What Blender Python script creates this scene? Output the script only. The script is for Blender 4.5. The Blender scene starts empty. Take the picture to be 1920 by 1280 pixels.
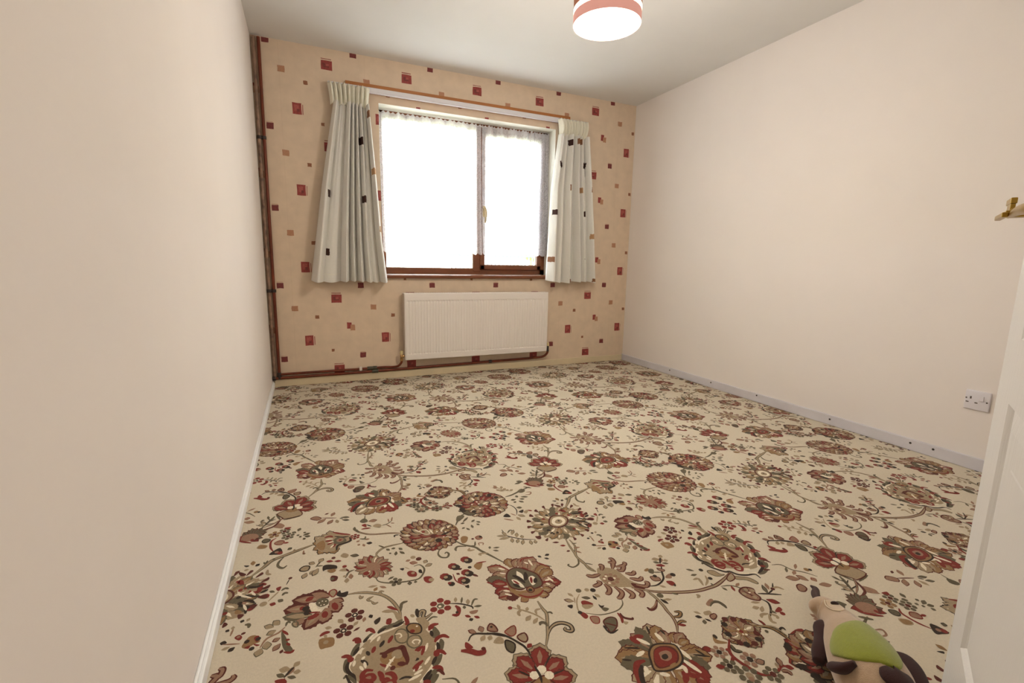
import bpy, bmesh, math, random
from mathutils import Vector, Matrix
PI = math.pi
sc = bpy.context.scene
col = sc.collection

# ------------------------------------------------------------------ camera
cam_d = bpy.data.cameras.new('camera'); cam = bpy.data.objects.new('camera', cam_d); col.objects.link(cam)
cam.location = (0.2618, -3.8026, 0.9330); cam.rotation_euler = (1.4068, -0.0177, -0.4119)
cam_d.sensor_width = 36.0; cam_d.lens = 876.8244 / 1920 * 36.0; cam_d.clip_start = 0.01
sc.camera = cam
# ------------------------------------------------------------------ sky, lamps, exposure
sc.view_settings.view_transform = 'Standard'; sc.view_settings.look = 'None'
sc.view_settings.gamma = 1.0; sc.view_settings.use_curve_mapping = False
sc.view_settings.exposure = 1.15
w = bpy.data.worlds.new('overcast_sky'); sc.world = w; w.use_nodes = True
bg = w.node_tree.nodes['Background']; bg.inputs[0].default_value = (0.90, 0.95, 1.0, 1); bg.inputs[1].default_value = 10
W, H, NEAR = 3.157, 2.4, -3.72
def area(name, loc, rot, sx, sy, power, color, portal=False):
    l = bpy.data.lights.new(name, 'AREA'); l.shape = 'RECTANGLE'; l.size = sx; l.size_y = sy; l.energy = power; l.color = color
    o = bpy.data.objects.new(name, l); col.objects.link(o); o.location = loc; o.rotation_euler = rot
    if portal: l.cycles.is_portal = True
    return o
area('window_portal', (1.57, 0.24, 1.46), (-PI/2, 0, 0), 1.5, 1.28, 1, (1, 1, 1), True)
# added fill light, set in the unseen hallway behind the camera
area('hall_fill', (0.6, -4.75, 2.36), (0, 0, 0), 0.9, 0.9, 6, (1.0, 0.93, 0.85))
lp = bpy.data.lights.new('pendant_bulb', 'POINT'); lp.energy = 12.5; lp.color = (1.0, 0.925, 0.85); lp.shadow_soft_size = 0.12
lo = bpy.data.objects.new('pendant_bulb', lp); col.objects.link(lo); lo.location = (1.555, -1.857, 1.86)

# ------------------------------------------------------------------ helpers
def lin(c): return tuple(((v/255)/12.92 if v/255 <= 0.04045 else (((v/255)+0.055)/1.055)**2.4) for v in c)
def mat(name, rgb, rough=0.6, metal=0.0, noise=0.0, nscale=20.0, bump=0.0, bscale=200.0, emit=0.0, spec=0.5, sheen=0.0, stretch=None, trans=0.0):
    m = bpy.data.materials.new(name); m.use_nodes = True; nt = m.node_tree; p = nt.nodes['Principled BSDF']
    c = lin(rgb); p.inputs['Base Color'].default_value = (*c, 1); p.inputs['Roughness'].default_value = rough; p.inputs['Metallic'].default_value = metal
    p.inputs['Specular IOR Level'].default_value = spec
    if sheen: p.inputs['Sheen Weight'].default_value = sheen
    tc = nt.nodes.new('ShaderNodeTexCoord'); mp = nt.nodes.new('ShaderNodeMapping'); nt.links.new(tc.outputs['Object'], mp.inputs[0])
    if stretch: mp.inputs['Scale'].default_value = stretch
    if noise:
        n = nt.nodes.new('ShaderNodeTexNoise'); n.inputs['Scale'].default_value = nscale; n.inputs['Detail'].default_value = 4
        nt.links.new(mp.outputs[0], n.inputs['Vector'])
        mr = nt.nodes.new('ShaderNodeMapRange'); mr.inputs[1].default_value = 0.3; mr.inputs[2].default_value = 0.7; mr.inputs[3].default_value = 1 - noise; mr.inputs[4].default_value = 1 + noise
        nt.links.new(n.outputs[0], mr.inputs[0])
        vm = nt.nodes.new('ShaderNodeVectorMath'); vm.operation = 'SCALE'; vm.inputs[0].default_value = c; nt.links.new(mr.outputs[0], vm.inputs['Scale'])
        nt.links.new(vm.outputs[0], p.inputs['Base Color'])
    if bump:
        n2 = nt.nodes.new('ShaderNodeTexNoise'); n2.inputs['Scale'].default_value = bscale; n2.inputs['Detail'].default_value = 3
        nt.links.new(mp.outputs[0], n2.inputs['Vector'])
        b = nt.nodes.new('ShaderNodeBump'); b.inputs['Strength'].default_value = bump; b.inputs['Distance'].default_value = 0.002
        nt.links.new(n2.outputs[0], b.inputs['Height']); nt.links.new(b.outputs[0], p.inputs['Normal'])
    if emit:
        p.inputs['Emission Color'].default_value = (*c, 1); p.inputs['Emission Strength'].default_value = emit
    if trans:
        t = nt.nodes.new('ShaderNodeBsdfTranslucent'); t.inputs[0].default_value = (*c, 1); mx = nt.nodes.new('ShaderNodeMixShader'); mx.inputs[0].default_value = trans
        out = nt.nodes['Material Output']; nt.links.new(p.outputs[0], mx.inputs[1]); nt.links.new(t.outputs[0], mx.inputs[2]); nt.links.new(mx.outputs[0], out.inputs[0])
    return m
M = dict(
    wall=mat('magnolia_paint', (239, 231, 224), 0.85, noise=0.012, nscale=3, bump=0.15, bscale=60, spec=0.25),
    ceil=mat('ceiling_paint', (230, 228, 224), 0.9, noise=0.01, nscale=5, bump=0.2, bscale=90, spec=0.2),
    paper=mat('wallpaper_ground', (224, 203, 178), 0.8, noise=0.045, nscale=14, bump=0.1, bscale=150, spec=0.25),
    seam=mat('wallpaper_seam', (212, 188, 162), 0.8),
    red=mat('print_red', (152, 66, 60), 0.7, noise=0.22, nscale=90, stretch=(1, 1, 0.35)),
    maroon=mat('print_maroon', (124, 56, 54), 0.7, noise=0.25, nscale=120),
    tan=mat('print_tan', (186, 136, 104), 0.7, noise=0.10, nscale=140),
    rose=mat('print_rose', (172, 88, 78), 0.7, noise=0.2, nscale=120),
    brown=mat('print_brown', (150, 98, 70), 0.7, noise=0.2, nscale=140),
    reveal=mat('reveal_paint', (240, 238, 226), 0.6, spec=0.4),
    white=mat('white_gloss', (236, 232, 228), 0.35, spec=0.5),
    skirt_w=mat('old_white_skirting', (214, 210, 214), 0.45, noise=0.05, nscale=9),
    skirt_c=mat('cream_skirting', (222, 206, 172), 0.45, noise=0.03, nscale=9),
    skirt_l=mat('white_skirting', (247, 247, 246), 0.4),
    rad=mat('radiator_enamel', (238, 231, 224), 0.3, spec=0.5),
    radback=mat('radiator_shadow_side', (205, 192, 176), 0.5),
    wood=mat('mahogany_frame', (118, 64, 30), 0.42, noise=0.18, nscale=30, stretch=(0.3, 1, 1), spec=0.6),
    batten=mat('varnished_batten', (176, 112, 58), 0.4, noise=0.12, nscale=20, stretch=(0.2, 1, 1)),
    gasket=mat('glazing_bead', (196, 178, 140), 0.4),
    track=mat('white_plastic_track', (226, 224, 226), 0.4),
    copper=mat('painted_copper_pipe', (112, 52, 30), 0.38, metal=0.35, noise=0.3, nscale=18, stretch=(1, 1, 0.4)),
    pipeold=mat('pipe_with_paint_smears', (140, 112, 92), 0.55, metal=0.1, noise=0.45, nscale=26),
    clip=mat('pipe_clip_dark', (52, 40, 34), 0.5),
    clipw=mat('pipe_clip_white', (226, 214, 202), 0.5),
    tape=mat('joint_fitting', (74, 72, 56), 0.5, noise=0.2),
    brass=mat('polished_brass', (168, 136, 62), 0.3, metal=1.0),
    capc=mat('valve_cap_cream', (222, 204, 150), 0.45),
    chrome=mat('valve_brass', (196, 160, 110), 0.2, metal=1.0),
    curt=mat('curtain_fabric', (236, 233, 225), 0.9, sheen=0.2, noise=0.015, nscale=60, bump=0.2, bscale=500, trans=0.05),
    head=mat('curtain_heading', (244, 240, 222), 0.9, noise=0.02, nscale=60, bump=0.3, bscale=300, trans=0.05),
    sq_d=mat('curtain_square_dark', (58, 30, 22), 0.9), sq_b=mat('curtain_square_brown', (140, 96, 66), 0.9), sq_t=mat('curtain_square_tan', (184, 144, 104), 0.9),
    door=mat('door_white', (226, 222, 216), 0.42, bump=0.5, bscale=160, stretch=(1, 1, 0.05)),
    socket=mat('socket_plastic', (226, 222, 226), 0.3), slot=mat('socket_slot', (92, 82, 76), 0.5),
    plush=mat('plush_beige', (186, 158, 128), 0.95, sheen=0.5, noise=0.06, nscale=120, bump=0.6, bscale=600),
    plushg=mat('plush_green', (142, 148, 44), 0.95, sheen=0.4, noise=0.05, nscale=140, bump=0.6, bscale=600),
    plushd=mat('plush_dark_brown', (54, 26, 24), 0.95, sheen=0.08, bump=0.6, bscale=600),
    plushc=mat('plush_cream_patch', (200, 176, 148), 0.95, sheen=0.4), stitch=mat('pale_stitching', (222, 206, 180), 0.8), bead=mat('dark_bead_eye', (44, 20, 16), 0.3),
    shade=mat('rose_brown_shade', (150, 92, 68), 0.7, emit=0.2, bump=0.1), shade2=mat('pink_shade_band', (216, 158, 146), 0.7, emit=0.22),
    glow=mat('lamp_diffuser', (255, 244, 214), 0.5, emit=5), glows=mat('lamp_glow_strip', (255, 240, 200), 0.5, emit=3.0),
    grass=mat('lawn', (140, 150, 112), 0.9, noise=0.25, nscale=6), hedge=mat('hedge_leaves', (112, 150, 84), 0.9, noise=0.3, nscale=12), fence=mat('painted_railing', (58, 74, 84), 0.6),
    ext=mat('hall_paint', (225, 212, 196), 0.85),
)
CARPET = dict(B=(208, 196, 174), K=(58, 48, 40), R=(126, 52, 44), M=(92, 48, 40), T=(158, 138, 110), O=(102, 92, 72), G=(144, 112, 76), P=(148, 114, 92), W=(226, 214, 190))
CM = {k: mat('carpet_wool_' + n, CARPET[k], 1.0, noise=0.09 if k != 'B' else 0.045, nscale=170, bump=0.5, bscale=420, spec=0.1, sheen=0.1) for k, n in
      dict(B='cream', K='black', R='red', M='maroon', T='fawn', O='olive', G='gold', P='rose', W='ivory').items()}

def link(name, me, parent=None, mats=()):
    o = bpy.data.objects.new(name, me); col.objects.link(o)
    for m in mats: me.materials.append(m)
    if parent: o.parent = parent
    return o
def from_bm(name, bm, mats, parent=None, smooth=False, autosharp=False):
    me = bpy.data.meshes.new(name); bm.normal_update(); bm.to_mesh(me); bm.free()
    if smooth:
        for f in me.polygons: f.use_smooth = True
        if autosharp: me.set_sharp_from_angle(angle=math.radians(38))
    return link(name, me, parent, mats if isinstance(mats, (list, tuple)) else (mats,))
def thing(name, label, cat, loc=(0, 0, 0), group=None):
    o = bpy.data.objects.new(name, None); col.objects.link(o); o.location = loc; o.empty_display_size = 0.05
    o['label'] = label; o['category'] = cat
    if group: o['group'] = group
    return o
def tag(o, label, cat, group=None):
    o['label'] = label; o['category'] = cat
    if group: o['group'] = group
    return o
def structure(o, label=None):
    o['kind'] = 'structure'
    if label: o['label'] = label
    return o
def bx(bm, x0, x1, y0, y1, z0, z1, bev=0.0, mi=0, seg=2, off=(0, 0, 0), mtx=None):
    r = bmesh.ops.create_cube(bm, size=1.0)
    for v in r['verts']:
        v.co = Vector((x0 + (v.co.x + .5) * (x1 - x0), y0 + (v.co.y + .5) * (y1 - y0), z0 + (v.co.z + .5) * (z1 - z0))) - Vector(off)
    fs = {f for v in r['verts'] for f in v.link_faces}
    for f in fs: f.material_index = mi
    if bev:
        es = list({e for v in r['verts'] for e in v.link_edges}); b = bmesh.ops.bevel(bm, geom=es, offset=bev, segments=seg, affect='EDGES', profile=0.5)
        vs = {v for f in b['faces'] for v in f.verts} | {v for v in r['verts'] if v.is_valid}
    else: vs = set(r['verts'])
    if mtx:
        for v in vs: v.co = mtx @ v.co
    return vs
def box(name, x0, x1, y0, y1, z0, z1, m, parent=None, bev=0.0, off=(0, 0, 0)):
    bm = bmesh.new(); bx(bm, x0, x1, y0, y1, z0, z1, bev, off=off); return from_bm(name, bm, m, parent)
def cyl(bm, c, r, h, axis='Z', n=24, r2=None, mi=0, bev=0.0):
    rot = {'Z': Matrix(), 'X': Matrix.Rotation(PI/2, 4, 'Y'), 'Y': Matrix.Rotation(-PI/2, 4, 'X')}[axis]
    q = bmesh.ops.create_cone(bm, cap_ends=True, segments=n, radius1=r, radius2=r if r2 is None else r2, depth=h, matrix=Matrix.Translation(c) @ rot)
    for v in q['verts']:
        for f in v.link_faces: f.material_index = mi
    if bev:
        es = [e for e in {e for v in q['verts'] for e in v.link_edges} if len({round(v.co.dot(Vector((0, 0, 1) if axis == 'Z' else (1, 0, 0) if axis == 'X' else (0, 1, 0))), 5) for v in e.verts}) == 1]
        bmesh.ops.bevel(bm, geom=es, offset=bev, segments=2, affect='EDGES', profile=0.5)
def catmull(P, n):
    P = [Vector(p) for p in P]
    if len(P) == 2: return [P[0].lerp(P[1], i / n) for i in range(n + 1)]
    out = []
    for i in range(len(P) - 1):
        a = P[i - 1] if i else P[0] * 2 - P[1]; b, c = P[i], P[i + 1]; d = P[i + 2] if i + 2 < len(P) else P[-1] * 2 - P[-2]
        for k in range(n):
            t = k / n; out.append(0.5 * ((2 * b) + (c - a) * t + (2 * a - 5 * b + 4 * c - d) * t * t + (3 * b - 3 * c + d - a) * t ** 3))
    out.append(P[-1]); return out
def tube(bm, pts, radii, n=16, sub=6, mi=0, flat=None):
    """A round tube along pts; radii one per control point; flat = (sx, sz) squash of the section."""
    C = catmull(pts, sub); RR = catmull([(r, 0, 0) for r in radii], sub) if hasattr(radii, '__len__') else [Vector((radii, 0, 0))] * len(C)
    rings = []; up = Vector((0, 0, 1)) if abs((C[1] - C[0]).normalized().z) < .95 else Vector((0, 1, 0))
    for i, c in enumerate(C):
        t = (C[min(i + 1, len(C) - 1)] - C[max(i - 1, 0)]).normalized(); s = t.cross(up)
        if s.length < 1e-4: s = t.cross(Vector((1, 0, 0)))
        s.normalize(); u = s.cross(t).normalized(); up = u
        fx, fz = flat or (1, 1)
        rings.append([bm.verts.new(c + (s * math.cos(2 * PI * k / n) * fx + u * math.sin(2 * PI * k / n) * fz) * max(RR[i].x, 1e-4)) for k in range(n)])
    for a, b in zip(rings, rings[1:]):
        for k in range(n):
            f = bm.faces.new((a[k], a[(k + 1) % n], b[(k + 1) % n], b[k])); f.material_index = mi
    bm.faces.new(rings[0][::-1]).material_index = mi; bm.faces.new(rings[-1]).material_index = mi
def clip_poly(P, x0, x1, y0, y1):
    for ax, lim, sg in ((0, x0, 1), (0, x1, -1), (1, y0, 1), (1, y1, -1)):
        Q = []
        for i in range(len(P)):
            a, b = P[i - 1], P[i]; da = sg * (a[ax] - lim); db = sg * (b[ax] - lim)
            if (da >= 0) != (db >= 0):
                t = da / (da - db); Q.append((a[0] + (b[0] - a[0]) * t, a[1] + (b[1] - a[1]) * t))
            if db >= 0: Q.append(b)
        P = Q
        if len(P) < 3: return []
    return P

# ================================================================== STRUCTURE
# ---- floor: fitted carpet with the woven flower pattern (repeat 1.08 m, stepped half a repeat every 1.02 m)
def build_carpet():
    keys = 'BKRMTOGPW'
    # each row: shape (0 stroke, 1 closed outline, 2 filled, 3 leaf, 4 dot, 5 floret), colour, layer, width in mm, then x, y pairs in mm
    data = []
    for row in CARPET_ROWS:
        if row[0] == 5: data.append(['f', keys[row[1]] + keys[row[2]], row[3], [row[4], row[5]]] + row[6:])
        else: data.append(['scgldf'[row[0]], keys[row[1]], row[2], row[3]] + row[4:])
    polys = []                                        # (colour index, layer, [(x, y)...]) of one repeat
    def c2(P, n, closed=False):
        if closed:
            m = len(P); out = []
            for i in range(m):
                a, b, c, d = P[i - 1], P[i], P[(i + 1) % m], P[(i + 2) % m]
                for k in range(n):
                    t = k / n; out.append(tuple(0.5 * ((2 * b[j]) + (c[j] - a[j]) * t + (2 * a[j] - 5 * b[j] + 4 * c[j] - d[j]) * t * t + (3 * b[j] - 3 * c[j] + d[j] - a[j]) * t ** 3) for j in (0, 1)))
            return out
        return [(v.x, v.y) for v in catmull([(x, y, 0) for x, y in P], n)]
    def ribbon(P, w, ci, ly, taper=True, closed=False):
        n = len(P); L = []; R_ = []
        for i, (x, y) in enumerate(P):
            a = P[(i - 1) % n] if closed else P[max(i - 1, 0)]; b = P[(i + 1) % n] if closed else P[min(i + 1, n - 1)]
            dx, dy = b[0] - a[0], b[1] - a[1]; l = math.hypot(dx, dy) or 1
            t = i / (n - 1); ww = w / 2 * (1 if closed or not taper else min(1, 0.45 + 2.2 * min(t, 1 - t)))
            L.append((x - dy / l * ww, y + dx / l * ww)); R_.append((x + dy / l * ww, y - dx / l * ww))
        for i in range(n if closed else n - 1):
            j = (i + 1) % n; polys.append((ci, ly, [L[i], R_[i], R_[j], L[j]]))
    for e in data:
        kind, ck, ly, wd = e[:4]; P = [(e[i] / 1000, e[i + 1] / 1000) for i in range(4, len(e), 2)]
        if kind == 's': ribbon(c2(P, 4) if len(P) > 2 else c2(P, 3), wd / 1000, keys.index(ck), ly)
        elif kind == 'c': ribbon(c2(P, 3, True), wd / 1000, keys.index(ck), ly, closed=True)
        elif kind == 'g': polys.append((keys.index(ck), ly, c2(P, 3, True)))
        elif kind == 'l':
            (x0, y0), (x1, y1) = P; dx, dy = x1 - x0, y1 - y0; l = math.hypot(dx, dy) or 1e-3; nx, ny = -dy / l, dx / l; ww = wd / 2000
            if wd >= 34:                               # broad petals have a stepped, serrated edge
                prof = [(0, .30), (.25, .55), (.36, .80), (.42, .72), (.55, .98), (.62, .84), (.74, .92), (.80, .66), (.90, .58), (.93, .36), (1.03, .02)]
            else: prof = [(0, .16), (.18, .50), (.42, .86), (.62, .88), (.82, .55), (1.02, .03)]
            polys.append((keys.index(ck), ly, [(x0 + dx * t + nx * ww * s, y0 + dy * t + ny * ww * s) for t, s in prof] + [(x0 + dx * t - nx * ww * s, y0 + dy * t - ny * ww * s) for t, s in prof[::-1]]))
            if wd >= 26 and ck in 'PTGR' and l > .03:    # lighter rib along the middle of a petal
                q = .3; polys.append((keys.index({'P': 'T', 'T': 'W', 'G': 'T', 'R': 'P'}[ck]), ly + .5, [(x0 + dx * t + nx * ww * s * q, y0 + dy * t + ny * ww * s * q) for t, s in ((.2, .4), (.55, 1), (.86, .1))] + [(x0 + dx * t - nx * ww * s * q, y0 + dy * t - ny * ww * s * q) for t, s in ((.86, .1), (.55, 1), (.2, .4))]))
        elif kind == 'd':
            (x, y), r = P[0], wd / 1000 * .72; polys.append((keys.index(ck), ly, [(x + r * math.cos(k * PI / 4), y + r * math.sin(k * PI / 4)) for k in range(8)]))
        elif kind == 'f':
            (x, y) = P[0]; r, n = wd[0] / 1000 * .85, wd[1]
            for k in range(n):
                a = 2 * PI * k / n + .3; rr = math.sin(PI / n) * r * .54
                polys.append((keys.index(ck[0]), ly, [(x + (r * .58) * math.cos(a) + rr * math.cos(q * PI / 4), y + (r * .58) * math.sin(a) + rr * math.sin(q * PI / 4)) for q in range(8)]))
            polys.append((keys.index(ck[1]), ly + .5, [(x + r * .3 * math.cos(k * PI / 3), y + r * .3 * math.sin(k * PI / 3)) for k in range(6)]))
    X0, X1, Y0, Y1 = 0.0, W, -3.86, 0.0
    verts = [(X0, Y0, 0), (X1, Y0, 0), (X1, Y1, 0), (X0, Y1, 0)]; faces = [(0, 1, 2, 3)]; mi = [0]
    bb = [(min(p[0] for p in P), max(p[0] for p in P), min(p[1] for p in P), max(p[1] for p in P)) for _, _, P in polys]
    for i in range(-4, 6):
        for j in range(-6, 3):
            ox, oy = i * 1.080 + j * -0.5337, i * 0.0025 + j * 1.0217
            if ox > X1 + .8 or ox < X0 - 1.8 or oy > Y1 + .8 or oy < Y0 - 1.8: continue
            for (ci, ly, P), b in zip(polys, bb):
                if b[1] + ox < X0 or b[0] + ox > X1 or b[3] + oy < Y0 or b[2] + oy > Y1: continue
                Q = [(x + ox, y + oy) for x, y in P]
                if b[0] + ox < X0 or b[1] + ox > X1 or b[2] + oy < Y0 or b[3] + oy > Y1:
                    Q = clip_poly(Q, X0, X1, Y0, Y1)
                    if len(Q) < 3: continue
                z = 0.000014 * ly; n = len(verts); verts += [(x, y, z) for x, y in Q]; faces.append(tuple(range(n, n + len(Q)))); mi.append(ci)
    me = bpy.data.meshes.new('floor'); me.from_pydata(verts, [], faces); me.validate(); 
    if len(me.polygons) == len(mi): me.polygons.foreach_set('material_index', mi)
    me.update()
    bm = bmesh.new(); bm.from_mesh(me); 
    for f in bm.faces:
        f.normal_update()
        if f.normal.z < 0: f.normal_flip()
    bm.to_mesh(me); bm.free()
    return structure(link('floor', me, None, [CM[k] for k in keys]), 'cream fitted carpet woven with red and brown flowers')
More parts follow.
